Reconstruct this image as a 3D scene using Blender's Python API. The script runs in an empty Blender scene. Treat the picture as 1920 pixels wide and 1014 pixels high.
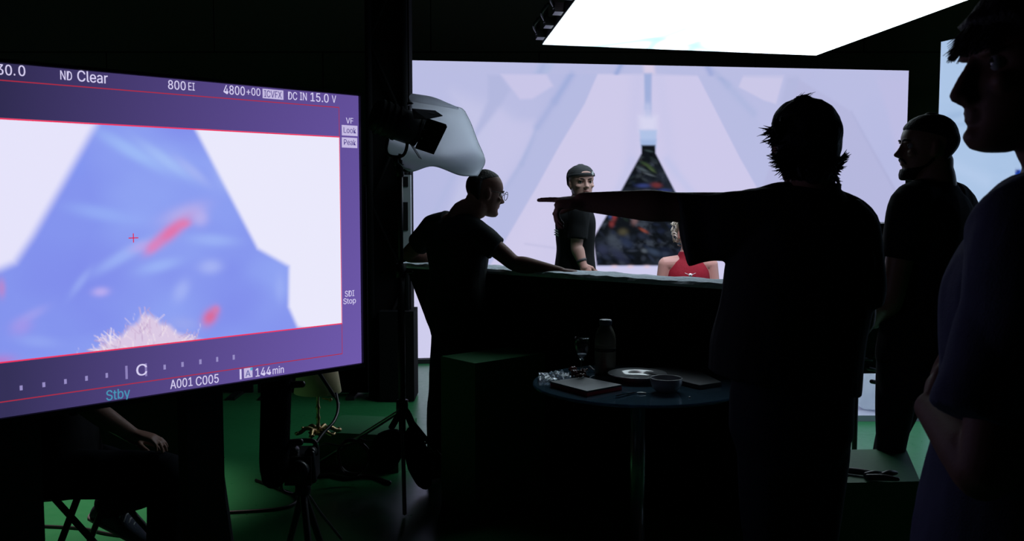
import bpy, bmesh, math, random
import numpy as np
from mathutils import Vector, Matrix, noise, Quaternion

random.seed(7)
rng = np.random.default_rng(11)
SC = bpy.context.scene
COL = SC.collection

# ------------------------------------------------------------------ camera, world, exposure
EYE = 1.5
F = 1800.0
PITCH = math.atan(138.0 / F)
cam_d = bpy.data.cameras.new('camera')
cam_d.sensor_fit = 'HORIZONTAL'
cam_d.sensor_width = 36.0
cam_d.lens = F / 1920 * 36.0
cam_d.clip_start = 0.05
cam_d.dof.use_dof = True
cam_d.dof.focus_distance = 4.2
cam_d.dof.aperture_fstop = 10.5
cam = bpy.data.objects.new('camera', cam_d)
cam.location = (0, 0, EYE)
cam.rotation_euler = (math.pi / 2 - PITCH, 0, 0)
COL.objects.link(cam)
SC.camera = cam

w = bpy.data.worlds.new('world')
w.use_nodes = True
w.node_tree.nodes['Background'].inputs[0].default_value = (0.0, 0.0, 0.0, 1)
w.node_tree.nodes['Background'].inputs[1].default_value = 0.0
SC.world = w

SC.view_settings.view_transform = 'Standard'
SC.view_settings.look = 'None'
SC.view_settings.exposure = 0.0
SC.view_settings.gamma = 1.0
SC.view_settings.use_curve_mapping = False

# a spot on the studio grid, far left, throws the dim pool on the green floor
sp = bpy.data.lights.new('studio_spot', 'SPOT')
sp.energy = 1150.0
sp.color = (1.0, 0.74, 0.76)
sp.spot_size = math.radians(23)
sp.spot_blend = 1.0
sp.shadow_soft_size = 0.15
spo = bpy.data.objects.new('studio_spot', sp)
spo.location = (-2.3, 5.3, 4.7)
spo.rotation_euler = (Vector((-2.12, 4.62, 0)) - spo.location).to_track_quat('-Z', 'Y').to_euler()
COL.objects.link(spo)
# film lamp on the grid, keyed on the two performers behind the rim
ky = bpy.data.lights.new('stage_key', 'SPOT')
ky.energy = 620.0
ky.color = (1.0, 0.84, 1.04)
ky.spot_size = math.radians(34)
ky.spot_blend = 0.5
ky.shadow_soft_size = 0.25
kyo = bpy.data.objects.new('stage_key', ky)
kyo.location = (1.0, 4.3, 4.3)
kyo.rotation_euler = (Vector((0.85, 6.6, 1.35)) - kyo.location).to_track_quat('-Z', 'Y').to_euler()
COL.objects.link(kyo)

# ------------------------------------------------------------------ measuring helpers (photo pixel + real distance -> point)
def ray(px, py):
    dx = (px - 960) / F
    dy = -(py - 507) / F
    return Vector((dx, math.cos(PITCH) + dy * math.sin(PITCH), -math.sin(PITCH) + dy * math.cos(PITCH)))
def at(px, py, Y):
    d = ray(px, py)
    return Vector((0, 0, EYE)) + d * (Y / d.y)
def on_z(px, py, z):
    d = ray(px, py)
    return Vector((0, 0, EYE)) + d * ((z - EYE) / d.z)
def lin(c):
    c = np.asarray(c, dtype=float) / 255.0
    return np.where(c <= 0.04045, c / 12.92, ((c + 0.055) / 1.055) ** 2.4)

# ------------------------------------------------------------------ materials
def mat(name, col, rough=0.6, metal=0.0, spec=0.5, bump=0.0, bscale=60.0, var=0.0, trans=0.0, coat=0.0, ior=None, sheen=0.0):
    m = bpy.data.materials.new(name)
    m.use_nodes = True
    nt = m.node_tree
    b = nt.nodes['Principled BSDF']
    b.inputs['Base Color'].default_value = (*col, 1)
    b.inputs['Roughness'].default_value = rough
    b.inputs['Metallic'].default_value = metal
    b.inputs['Specular IOR Level'].default_value = spec
    b.inputs['Transmission Weight'].default_value = trans
    b.inputs['Coat Weight'].default_value = coat
    b.inputs['Sheen Weight'].default_value = sheen
    if ior: b.inputs['IOR'].default_value = ior
    if bump or var:
        tc = nt.nodes.new('ShaderNodeTexCoord')
        nz = nt.nodes.new('ShaderNodeTexNoise')
        nz.inputs['Scale'].default_value = bscale
        nz.inputs['Detail'].default_value = 5
        nt.links.new(tc.outputs['Object'], nz.inputs['Vector'])
        if bump:
            bp = nt.nodes.new('ShaderNodeBump')
            bp.inputs['Strength'].default_value = bump
            bp.inputs['Distance'].default_value = 0.01
            nt.links.new(nz.outputs['Fac'], bp.inputs['Height'])
            nt.links.new(bp.outputs['Normal'], b.inputs['Normal'])
        if var:
            mx = nt.nodes.new('ShaderNodeMix')
            mx.data_type = 'RGBA'
            mx.inputs[6].default_value = (*[c * (1 - var) for c in col], 1)
            mx.inputs[7].default_value = (*[min(1, c * (1 + var)) for c in col], 1)
            nt.links.new(nz.outputs['Fac'], mx.inputs[0])
            nt.links.new(mx.outputs[2], b.inputs['Base Color'])
    return m

def emit_mat(name, col, strength=1.0):
    m = bpy.data.materials.new(name)
    m.use_nodes = True
    nt = m.node_tree
    nt.nodes.clear()
    e = nt.nodes.new('ShaderNodeEmission')
    e.inputs[0].default_value = (*col, 1)
    e.inputs[1].default_value = strength
    o = nt.nodes.new('ShaderNodeOutputMaterial')
    nt.links.new(e.outputs[0], o.inputs[0])
    return m

def screen_mat(name, strength=1.0):
    m = emit_mat(name, (1, 1, 1), strength)
    nt = m.node_tree
    a = nt.nodes.new('ShaderNodeAttribute')
    a.attribute_name = 'content'
    nt.links.new(a.outputs['Color'], nt.nodes['Emission'].inputs[0])
    return m

M = {}
M['black_metal'] = mat('black_metal', (0.012, 0.012, 0.014), 0.45, 0.0, 0.4)
M['black_plastic'] = mat('black_plastic', (0.010, 0.010, 0.012), 0.4)
M['black_cloth'] = mat('black_cloth', (0.008, 0.008, 0.009), 0.95, spec=0.1, bump=0.3, bscale=300)
M['tee_black'] = mat('tee_black', (0.010, 0.0105, 0.012), 0.9, spec=0.15, bump=0.25, bscale=400)
M['tee_charcoal'] = mat('tee_charcoal', (0.016, 0.019, 0.020), 0.9, spec=0.15, bump=0.25, bscale=400)
M['tee_blue'] = mat('tee_blue', (0.075, 0.075, 0.13), 0.9, spec=0.15, bump=0.25, bscale=350)
M['tee_red'] = mat('tee_red', (0.26, 0.008, 0.022), 0.7, spec=0.25, bump=0.3, bscale=250, var=0.25)
M['jeans'] = mat('jeans', (0.012, 0.014, 0.020), 0.9, spec=0.1, bump=0.3, bscale=400)
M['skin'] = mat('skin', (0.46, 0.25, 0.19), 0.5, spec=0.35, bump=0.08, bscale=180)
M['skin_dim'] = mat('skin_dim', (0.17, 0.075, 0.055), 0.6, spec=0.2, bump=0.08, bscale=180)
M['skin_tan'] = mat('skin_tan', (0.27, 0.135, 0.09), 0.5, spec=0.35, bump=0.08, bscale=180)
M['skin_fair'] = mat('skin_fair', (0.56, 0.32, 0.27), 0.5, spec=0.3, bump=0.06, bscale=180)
M['hair_dark'] = mat('hair_dark', (0.008, 0.006, 0.006), 0.65, spec=0.2, bump=0.5, bscale=120)
M['hair_brown'] = mat('hair_brown', (0.010, 0.007, 0.006), 0.65, spec=0.2, bump=0.5, bscale=120)
M['hair_blond'] = mat('hair_blond', (0.75, 0.66, 0.58), 0.55, spec=0.4, bump=0.5, bscale=140)
M['eye_white'] = mat('eye_white', (0.34, 0.32, 0.31), 0.25)
M['iris'] = mat('iris', (0.02, 0.016, 0.014), 0.15)
M['lip'] = mat('lip', (0.36, 0.14, 0.13), 0.45)
M['chrome'] = mat('chrome', (0.75, 0.75, 0.77), 0.06, 1.0)
M['satin'] = mat('satin_metal', (0.62, 0.61, 0.58), 0.30, 1.0)
M['steel'] = mat('steel', (0.35, 0.35, 0.36), 0.3, 1.0)
M['brass'] = mat('brass', (0.55, 0.40, 0.20), 0.35, 1.0, bump=0.2, bscale=90)
M['green_paint'] = mat('green_paint', (0.020, 0.15, 0.05), 0.6, spec=0.3, bump=0.08, bscale=40, var=0.12)
M['foam'] = mat('foam', (0.70, 0.78, 0.86), 0.9, spec=0.2, bump=0.9, bscale=45, var=0.08)
M['paper'] = mat('paper', (0.78, 0.80, 0.82), 0.7, spec=0.3)
M['white_plastic'] = mat('white_plastic', (0.75, 0.78, 0.80), 0.35)
M['ceramic'] = mat('ceramic', (0.62, 0.64, 0.68), 0.12, coat=0.6)
M['bowl_ceramic'] = mat('bowl_ceramic', (0.30, 0.31, 0.33), 0.35)
M['glass'] = mat('glass', (1, 1, 1), 0.0, trans=1.0, ior=1.45)
M['table_glass'] = mat('table_glass', (0.16, 0.30, 0.42), 0.02, trans=0.72, ior=1.5)
M['laptop_silver'] = mat('laptop_silver', (0.10, 0.103, 0.112), 0.38, 0.9)
M['red_cover'] = mat('red_cover', (0.85, 0.03, 0.08), 0.5)
M['petal'] = mat('petal', (0.20, 0.035, 0.03), 0.35, coat=0.5, var=0.4, bscale=30)
M['bottle'] = mat('bottle', (0.20, 0.20, 0.16), 0.32, coat=0.3)
M['blue_cap'] = mat('blue_cap', (0.10, 0.13, 0.20), 0.35)
M['shade'] = mat('shade', (0.85, 0.70, 0.42), 0.8, bump=0.2, bscale=200)
M['grey_panel'] = mat('grey_panel', (0.42, 0.45, 0.50), 0.5)
M['fur'] = mat('fur', (0.006, 0.006, 0.008), 1.0, spec=0.05, bump=1.0, bscale=160)
M['set_hull'] = mat('set_hull', (0.020, 0.021, 0.019), 0.95, spec=0.05, bump=0.4, bscale=20, var=0.3)
M['sole'] = mat('sole', (0.5, 0.5, 0.5), 0.8)
M['shoe'] = mat('shoe', (0.07, 0.09, 0.14), 0.8, bump=0.3, bscale=200)
M['dark_stripe'] = mat('dark_stripe', (0.015, 0.017, 0.02), 0.5)
M['denim_prop'] = mat('prop_panel', (0.5, 0.5, 0.62), 0.7)
M['cap_cloth'] = mat('cap_cloth', (0.020, 0.022, 0.026), 0.9, bump=0.3, bscale=350)
M['ink'] = mat('ink', (0.05, 0.045, 0.05), 0.6)
M['print_white'] = mat('print_white', (0.6, 0.62, 0.64), 0.8)

# paper transmits some light
nt = M['paper'].node_tree
tr = nt.nodes.new('ShaderNodeBsdfTranslucent'); tr.inputs[0].default_value = (0.93, 0.95, 1.0, 1)
mxs = nt.nodes.new('ShaderNodeMixShader'); mxs.inputs[0].default_value = 0.85
nt.links.new(nt.nodes['Principled BSDF'].outputs[0], mxs.inputs[1]); nt.links.new(tr.outputs[0], mxs.inputs[2])
nt.links.new(mxs.outputs[0], nt.nodes['Material Output'].inputs[0])

# ------------------------------------------------------------------ object helpers
def props(o, label=None, cat=None, group=None, kind=None):
    if label: o['label'] = label
    if cat: o['category'] = cat
    if group: o['group'] = group
    if kind: o['kind'] = kind
    return o
def thing(name, label, cat, loc=(0, 0, 0), group=None):
    o = bpy.data.objects.new(name, None)
    COL.objects.link(o)
    o.location = loc
    o.empty_display_size = 0.1
    return props(o, label, cat, group)
def root_loc(o):
    p = Vector((0, 0, 0))
    while o is not None:
        p += Vector(o.location)
        o = o.parent
    return p
def finish(me, name, m, parent=None, smooth=True, loc=None):
    """mesh given in world coordinates -> object whose origin sits at its parent (or at loc)"""
    o = bpy.data.objects.new(name, me)
    COL.objects.link(o)
    off = root_loc(parent) if parent else Vector(loc if loc is not None else (0, 0, 0))
    if off.length > 0:
        me.transform(Matrix.Translation(-off))
    if parent: o.parent = parent
    else: o.location = off
    mats = m if isinstance(m, (list, tuple)) else [m]
    for q in mats: me.materials.append(q)
    if smooth:
        me.polygons.foreach_set('use_smooth', [True] * len(me.polygons))
    me.update()
    return o
def obj(name, bm, m, parent=None, smooth=False, bevel=0.0, loc=None, seg=2):
    if bevel:
        bmesh.ops.bevel(bm, geom=[e for e in bm.edges if len(e.link_faces) == 2 and e.calc_face_angle(0) > 0.6], offset=bevel, segments=seg, affect='EDGES', profile=0.6)
    bmesh.ops.recalc_face_normals(bm, faces=bm.faces[:])
    me = bpy.data.meshes.new(name)
    bm.to_mesh(me)
    bm.free()
    return finish(me, name, m, parent, smooth, loc)

def NB(): return bmesh.new()
def box(bm, c, s, R=None):
    c = Vector(c)
    R = R or Matrix.Identity(3)
    vs = [bm.verts.new(c + R @ Vector((x * s[0] / 2, y * s[1] / 2, z * s[2] / 2))) for x in (-1, 1) for y in (-1, 1) for z in (-1, 1)]
    for f in ((0, 1, 3, 2), (4, 6, 7, 5), (0, 4, 5, 1), (2, 3, 7, 6), (0, 2, 6, 4), (1, 5, 7, 3)):
        bm.faces.new([vs[i] for i in f])
    return bm
def hexa(bm, lo, hi):
    """two rings of matching points joined and closed"""
    a = [bm.verts.new(p) for p in lo]; b = [bm.verts.new(p) for p in hi]
    n = len(a)
    bm.faces.new(a[::-1]); bm.faces.new(b)
    for i in range(n): bm.faces.new((a[i], a[(i + 1) % n], b[(i + 1) % n], b[i]))
    return bm
def plate(bm, pts, nrm, th):
    n = Vector(nrm).normalized() * th
    return hexa(bm, [Vector(p) for p in pts], [Vector(p) + n for p in pts])
def spow(v, e): return math.copysign(abs(v) ** (2.0 / e), v)
def loft(bm, st, n=28, e=2.0, caps='flat'):
    """st: list of (centre, U, V); closed tube"""
    rings = []
    S = [(Vector(c), Vector(u), Vector(v)) for c, u, v in st]
    if caps == 'round':
        def cap(a, b, rev):
            c, u, v = a
            d = (c - b[0]).normalized()
            r = min(u.length, v.length) * 0.9
            out = []
            for t in (0.35, 0.65, 0.88, 0.98):
                k = math.sqrt(1 - t * t)
                out.append((c + d * r * t, u * k, v * k))
            return out[::-1] if rev else out
        S = cap(S[0], S[1], True) + S + cap(S[-1], S[-2], False)
    for c, u, v in S:
        rings.append([bm.verts.new(c + u * spow(math.cos(2 * math.pi * k / n), e) + v * spow(math.sin(2 * math.pi * k / n), e)) for k in range(n)])
    for a, b in zip(rings[:-1], rings[1:]):
        for k in range(n): bm.faces.new((a[k], a[(k + 1) % n], b[(k + 1) % n], b[k]))
    for r, rev in ((rings[0], True), (rings[-1], False)):
        bm.faces.new(r[::-1] if rev else r)
    return bm
def catmull(pts, sub):
    P = [np.array(p, dtype=float) for p in pts]
    P = [2 * P[0] - P[1]] + P + [2 * P[-1] - P[-2]]
    out = []
    for i in range(1, len(P) - 2):
        for t in np.linspace(0, 1, sub, endpoint=False):
            a, b, c, d = P[i - 1], P[i], P[i + 1], P[i + 2]
            out.append(0.5 * (2 * b + (c - a) * t + (2 * a - 5 * b + 4 * c - d) * t * t + (3 * b - a - 3 * c + d) * t ** 3))
    out.append(P[-2])
    return out
def tube(bm, pts, r, n=14, caps='round', smooth=0, flat=1.0, up=None):
    """swept round tube; r one radius or one per point; flat squeezes it along `up`-ish axis"""
    rr = list(r) if isinstance(r, (list, tuple)) else [r] * len(pts)
    D = [list(p) + [q] for p, q in zip(pts, rr)]
    if smooth: D = catmull(D, smooth)
    P = [Vector(d[:3]) for d in D]; R = [max(1e-4, d[3]) for d in D]
    st = []
    t0 = (P[1] - P[0]).normalized()
    ref = Vector(up) if up is not None else (Vector((0, 0, 1)) if abs(t0.z) < 0.9 else Vector((1, 0, 0)))
    v = (ref - t0 * ref.dot(t0)).normalized()
    for i in range(len(P)):
        t = (P[min(i + 1, len(P) - 1)] - P[max(i - 1, 0)]).normalized()
        v = (v - t * v.dot(t)).normalized()
        u = t.cross(v)
        st.append((P[i], u * R[i], v * R[i] * flat))
    return loft(bm, st, n, 2.0, caps)
def lathe(bm, prof, c, n=40, closed=True):
    c = Vector(c)
    rings = []
    for r, z in prof:
        rings.append([bm.verts.new(c + Vector((max(r, 1e-4) * math.cos(2 * math.pi * k / n), max(r, 1e-4) * math.sin(2 * math.pi * k / n), z))) for k in range(n)])
    for a, b in zip(rings[:-1], rings[1:]):
        for k in range(n): bm.faces.new((a[k], a[(k + 1) % n], b[(k + 1) % n], b[k]))
    if closed:
        bm.faces.new(rings[0][::-1]); bm.faces.new(rings[-1])
    return bm
def ell(bm, c, R, s, sub=3):
    m = Matrix.Translation(Vector(c)) @ (R.to_4x4() if R else Matrix.Identity(4)) @ Matrix.Diagonal((*s, 1))
    bmesh.ops.create_icosphere(bm, subdivisions=sub, radius=1.0, matrix=m)
    return bm
def basis(x, y, z):
    return Matrix((x, y, z)).transposed()
def remeshed(bm, name, voxel, smooth=3, disp=None):
    """closed overlapping pieces -> one continuous skin"""
    bmesh.ops.recalc_face_normals(bm, faces=bm.faces[:])
    me = bpy.data.meshes.new(name + '_src')
    bm.to_mesh(me); bm.free()
    o = bpy.data.objects.new(name + '_src', me)
    COL.objects.link(o)
    r = o.modifiers.new('r', 'REMESH'); r.mode = 'VOXEL'; r.voxel_size = voxel
    if smooth:
        s = o.modifiers.new('s', 'SMOOTH'); s.factor = 0.5; s.iterations = smooth
    dg = bpy.context.evaluated_depsgraph_get()
    out = bpy.data.meshes.new_from_object(o.evaluated_get(dg))
    bpy.data.objects.remove(o); bpy.data.meshes.remove(me)
    out.name = name
    if disp:
        n = len(out.vertices)
        co = np.empty(n * 3); out.vertices.foreach_get('co', co); co = co.reshape(-1, 3)
        no = np.array([v.normal[:] for v in out.vertices])
        d = np.array([disp(Vector(p)) for p in co])
        co += no * d[:, None]
        out.vertices.foreach_set('co', co.ravel()); out.update()
    return out
def folds(amp, f=9.0, stretch=(1, 1, 0.45)):
    def fn(p):
        q = Vector((p.x * stretch[0], p.y * stretch[1], p.z * stretch[2])) * f
        a = noise.noise(q)
        b = noise.noise(q * 2.3 + Vector((7, 3, 1)))
        return amp * ((1 - abs(a) * 2.2) * 0.6 + b * 0.5)
    return fn

# ------------------------------------------------------------------ room shell
def seam_wall_mat():
    m = mat('wall_paint', (0.10, 0.105, 0.075), 0.9, spec=0.15)
    nt = m.node_tree
    tc = nt.nodes.new('ShaderNodeTexCoord')
    mp = nt.nodes.new('ShaderNodeMapping')
    mp.inputs['Rotation'].default_value = (math.pi / 2, 0, 0)
    mp.inputs['Location'].default_value = (0.90, 0.60, 0)
    br = nt.nodes.new('ShaderNodeTexBrick')
    br.inputs['Scale'].default_value = 1.0
    br.inputs['Brick Width'].default_value = 2.4
    br.inputs['Row Height'].default_value = 1.25
    br.inputs['Mortar Size'].default_value = 0.006
    br.inputs['Color1'].default_value = (0.30, 0.32, 0.20, 1)
    br.inputs['Color2'].default_value = (0.31, 0.32, 0.21, 1)
    br.inputs['Mortar'].default_value = (0.01, 0.01, 0.008, 1)
    nt.links.new(tc.outputs['Object'], mp.inputs[0])
    nt.links.new(mp.outputs[0], br.inputs['Vector'])
    nt.links.new(br.outputs['Color'], nt.nodes['Principled BSDF'].inputs['Base Color'])
    return m
wallm = seam_wall_mat()
plain = mat('dark_paint', (0.020, 0.020, 0.020), 0.9, spec=0.15, bump=0.1, bscale=20)
ceilm = mat('ceiling_paint', (0.016, 0.016, 0.016), 0.95, spec=0.1)

def floor_mat():
    m = mat('green_floor', (0.02, 0.2, 0.07), 0.3, spec=0.55)
    nt = m.node_tree
    b = nt.nodes['Principled BSDF']
    tc = nt.nodes.new('ShaderNodeTexCoord')
    n1 = nt.nodes.new('ShaderNodeTexNoise'); n1.inputs['Scale'].default_value = 1.3; n1.inputs['Detail'].default_value = 6
    n2 = nt.nodes.new('ShaderNodeTexNoise'); n2.inputs['Scale'].default_value = 22; n2.inputs['Detail'].default_value = 4
    nt.links.new(tc.outputs['Object'], n1.inputs['Vector']); nt.links.new(tc.outputs['Object'], n2.inputs['Vector'])
    mx = nt.nodes.new('ShaderNodeMix'); mx.data_type = 'RGBA'
    mx.inputs[6].default_value = (0.020, 0.17, 0.055, 1); mx.inputs[7].default_value = (0.030, 0.22, 0.075, 1)
    nt.links.new(n1.outputs['Fac'], mx.inputs[0]); nt.links.new(mx.outputs[2], b.inputs['Base Color'])
    rp = nt.nodes.new('ShaderNodeMapRange')
    rp.inputs[3].default_value = 0.22; rp.inputs[4].default_value = 0.40
    nt.links.new(n2.outputs['Fac'], rp.inputs[0]); nt.links.new(rp.outputs[0], b.inputs['Roughness'])
    return m
X0, X1, Y0, Y1, ZC = -6.0, 7.5, -3.0, 10.8, 5.0
def struct(name, bm, m, loc=None):
    o = obj(name, bm, m, None, False, loc=loc)
    o['kind'] = 'structure'
    return o
struct('floor', box(NB(), ((X0 + X1) / 2, (Y0 + Y1) / 2, -0.05), (X1 - X0, Y1 - Y0, 0.1)), floor_mat())
struct('ceiling', box(NB(), ((X0 + X1) / 2, (Y0 + Y1) / 2, ZC + 0.05), (X1 - X0, Y1 - Y0, 0.1)), ceilm)
struct('wall_back', box(NB(), ((X0 + X1) / 2, Y1 + 0.05, ZC / 2), (X1 - X0 + 0.2, 0.1, ZC)), wallm)
struct('wall_left', box(NB(), (X0 - 0.05, (Y0 + Y1) / 2, ZC / 2), (0.1, Y1 - Y0, ZC)), plain)
struct('wall_right', box(NB(), (X1 + 0.05, (Y0 + Y1) / 2, ZC / 2), (0.1, Y1 - Y0, ZC)), plain)
struct('wall_front', box(NB(), ((X0 + X1) / 2, Y0 - 0.05, ZC / 2), (X1 - X0 + 0.2, 0.1, ZC)), plain)

# ------------------------------------------------------------------ picture content of the screens, painted in the screen's own metres
class Canvas:
    def __init__(s, P0, U, V, wd, ht, nu, nv):
        """P0 top-left corner, U unit along the width, V unit downwards"""
        s.P0, s.U, s.V, s.w, s.h = Vector(P0), Vector(U), Vector(V), wd, ht
        s.n = s.U.cross(s.V)
        s.nu, s.nv = nu, nv
        gu, gv = np.meshgrid(np.linspace(0, wd, nu + 1), np.linspace(0, ht, nv + 1))
        s.gu, s.gv = gu, gv
        s.c = np.zeros((nv + 1, nu + 1, 3))
    def uv(s, px, py):
        d = ray(px, py); o = Vector((0, 0, EYE))
        t = (s.P0 - o).dot(s.n) / d.dot(s.n)
        q = o + d * t - s.P0
        return (q.dot(s.U), q.dot(s.V))
    def fill(s, col): s.c[:] = lin(col)
    def mix(s, mask, col):
        col = lin(col) if not isinstance(col, np.ndarray) else col
        s.c += (col - s.c) * mask[..., None]
    def sdf(s, pts):
        P = np.array(pts, dtype=float)
        d = np.full(s.gu.shape, 1e9); sgn = np.ones(s.gu.shape)
        n = len(P)
        j = n - 1
        for i in range(n):
            ex, ey = P[j] - P[i]
            wx, wy = s.gu - P[i, 0], s.gv - P[i, 1]
            t = np.clip((wx * ex + wy * ey) / (ex * ex + ey * ey + 1e-12), 0, 1)
            d = np.minimum(d, (wx - ex * t) ** 2 + (wy - ey * t) ** 2)
            c1 = s.gv >= P[i, 1]; c2 = s.gv < P[j, 1]; c3 = ex * wy > ey * wx
            flip = (c1 & c2 & c3) | (~c1 & ~c2 & ~c3)
            sgn = np.where(flip, -sgn, sgn)
            j = i
        return sgn * np.sqrt(d)
    def poly(s, px, col, soft=0.006, a=1.0):
        pts = [s.uv(*p) for p in px]
        d = s.sdf(pts)
        m = np.clip(0.5 - d / (2 * soft), 0, 1)
        m = m * m * (3 - 2 * m)
        s.mix(m * a, col)
        return m
    def blob(s, px, py, rx, ry, col, ang=0.0, a=1.0, hard=1.0):
        u, v = s.uv(px, py)
        u1, _ = s.uv(px + 1, py); _, v1 = s.uv(px, py + 1)
        ku, kv = abs(u1 - u), abs(v1 - v)
        x, y = (s.gu - u) / ku, (s.gv - v) / kv
        ca, sa = math.cos(ang), math.sin(ang)
        q = ((x * ca + y * sa) / rx) ** 2 + ((-x * sa + y * ca) / ry) ** 2
        s.mix(np.exp(-q ** hard) * a, col)
    def line(s, p, q, wpx, col, a=1.0, soft=None):
        a0, b0 = np.array(s.uv(*p)), np.array(s.uv(*q))
        e = b0 - a0
        t = np.clip(((s.gu - a0[0]) * e[0] + (s.gv - a0[1]) * e[1]) / (e @ e), 0, 1)
        d = np.hypot(s.gu - a0[0] - e[0] * t, s.gv - a0[1] - e[1] * t)
        u1 = s.uv(p[0] + 1, p[1])[0] - s.uv(*p)[0]
        s.mix(np.exp(-(d / (wpx * abs(u1))) ** 2) * a, col)
    def mesh(s, name, m, parent, lift=0.0):
        P = (np.array(s.P0)[None, None] + s.gu[..., None] * np.array(s.U) + s.gv[..., None] * np.array(s.V) - np.array(s.n.normalized()) * lift)
        nu, nv = s.nu, s.nv
        idx = np.arange((nu + 1) * (nv + 1)).reshape(nv + 1, nu + 1)
        q = np.stack([idx[:-1, :-1], idx[:-1, 1:], idx[1:, 1:], idx[1:, :-1]], -1).reshape(-1, 4)
        me = bpy.data.meshes.new(name)
        me.vertices.add(len(P.reshape(-1, 3))); me.vertices.foreach_set('co', P.ravel())
        me.loops.add(q.size); me.loops.foreach_set('vertex_index', q.ravel())
        me.polygons.add(len(q)); me.polygons.foreach_set('loop_start', np.arange(0, q.size, 4))
        me.update(calc_edges=True)
        at_ = me.color_attributes.new('content', 'FLOAT_COLOR', 'POINT')
        rgba = np.concatenate([np.clip(s.c, 0, 4), np.ones(s.c.shape[:2] + (1,))], -1)
        at_.data.foreach_set('color', rgba.astype(np.float32).ravel())
        return finish(me, name, m, parent, False)

def fbm(u, v, seed, octv=4):
    """smooth value noise on a grid of points"""
    r = np.random.default_rng(seed)
    out = np.zeros(u.shape); amp, tot = 1.0, 0.0
    for o in range(octv):
        g = r.random((64, 64))
        x, y = (u * 2 ** o) % 63, (v * 2 ** o) % 63
        xi, yi = x.astype(int), y.astype(int)
        fx, fy = x - xi, y - yi
        fx, fy = fx * fx * (3 - 2 * fx), fy * fy * (3 - 2 * fy)
        a = g[yi, xi] * (1 - fx) + g[yi, xi + 1] * fx
        b = g[yi + 1, xi] * (1 - fx) + g[yi + 1, xi + 1] * fx
        out += amp * (a * (1 - fy) + b * fy); tot += amp; amp *= 0.5
    return out / tot

# ---- the big LED wall
wTL, wTR = at(766.5, 113, 8.6), at(1704, 132, 9.3)
wTR.z = wTL.z
wU = (wTR - wTL); wW = wU.length; wU.normalize()
wH = wTL.z - 0.045
wall = thing('led_wall', 'large LED wall showing a pale icy tent with a dark triangular opening', 'screen', (wTL + wU * wW / 2) * 1.0)
wall.location.z = 0
cv = Canvas(wTL, wU, (0, 0, -1), wW, wH, 560, 330)
cv.fill((186, 189, 227))
# tinted drift across the projected snow
n = fbm(cv.gu * 1.2, cv.gv * 0.9, 3)
cv.mix(np.clip((n - 0.45) * 1.6, 0, 0.6), (176, 182, 224))
cv.poly([(850, 175), (935, 205), (1000, 250), (930, 350), (850, 420), (880, 270)], (196, 197, 231), 0.12)
cv.poly([(915, 141), (938, 141), (957, 168), (936, 202), (888, 262), (858, 320), (915, 188)], (178, 183, 222), 0.03, 0.9)
cv.poly([(939, 139), (1025, 140), (1037, 161), (998, 185), (975, 186), (955, 160)], (201, 198, 232), 0.02)
cv.poly([(935, 205), (962, 228), (1000, 225), (1010, 250), (905, 420), (870, 400)], (198, 197, 232), 0.06, 0.7)
cv.poly([(1090, 139), (1121, 138), (1096, 195), (1048, 275), (1008, 348), (944, 457), (905, 520), (860, 520), (920, 400), (1000, 260)], (182, 187, 226), 0.02)
cv.line((1072, 139), (1040, 190), 7, (158, 172, 218), 0.8)
cv.line((1040, 190), (1008, 238), 7, (166, 176, 220), 0.75)
cv.line((1008, 238), (978, 308), 5, (170, 180, 221), 0.7)
cv.line((978, 308), (948, 352), 5, (174, 182, 222), 0.6)
cv.line((850, 330), (790, 450), 6, (178, 185, 224), 0.6)
cv.line((870, 350), (815, 460), 9, (196, 198, 231), 0.5)
cv.poly([(1121, 138), (1208, 138), (1211, 215), (1200, 245), (1202, 288), (1160, 365), (1118, 440), (1118, 700), (700, 700), (905, 520), (944, 457), (1008, 348), (1048, 275), (1096, 195)], (206, 202, 234), 0.012)
cv.line((1195, 150), (1185, 300), 16, (198, 197, 232), 0.6)
cv.line((1185, 300), (1130, 420), 9, (192, 196, 233), 0.5)
cv.line((1020, 400), (960, 520), 25, (209, 204, 235), 0.6)
cv.poly([(1222, 138), (1308, 141), (1349, 221), (1388, 297), (1419, 350), (1480, 470), (1560, 700), (1300, 700), (1318, 450), (1270, 366), (1229, 288), (1230, 245), (1222, 215)], (205, 201, 234), 0.012)
cv.line((1238, 150), (1262, 330), 12, (200, 199, 233), 0.6)
cv.line((1250, 300), (1300, 365), 8, (190, 196, 233), 0.5)
cv.poly([(1310, 141), (1349, 137), (1413, 212), (1480, 330), (1560, 500), (1500, 520), (1419, 350)], (184, 188, 226), 0.02)
cv.line((1335, 130), (1365, 160), 6, (166, 177, 219), 0.8)
cv.line((1365, 160), (1413, 212), 8, (174, 183, 222), 0.7)
cv.poly([(1394, 141), (1470, 141), (1455, 195), (1432, 188), (1385, 163)], (203, 200, 232), 0.015)
cv.poly([(1476, 141), (1500, 141), (1497, 200), (1450, 260)], (180, 184, 222), 0.03)
cv.poly([(1500, 150), (1590, 205), (1680, 355), (1720, 420), (1720, 700), (1500, 700), (1430, 350)], (181, 183, 221), 0.02, 0.9)
cv.poly([(1640, 138), (1704, 138), (1704, 380), (1665, 215)], (189, 189, 227), 0.04)
cv.line((1596, 210), (1678, 357), 3, (172, 175, 214), 0.5)
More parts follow.
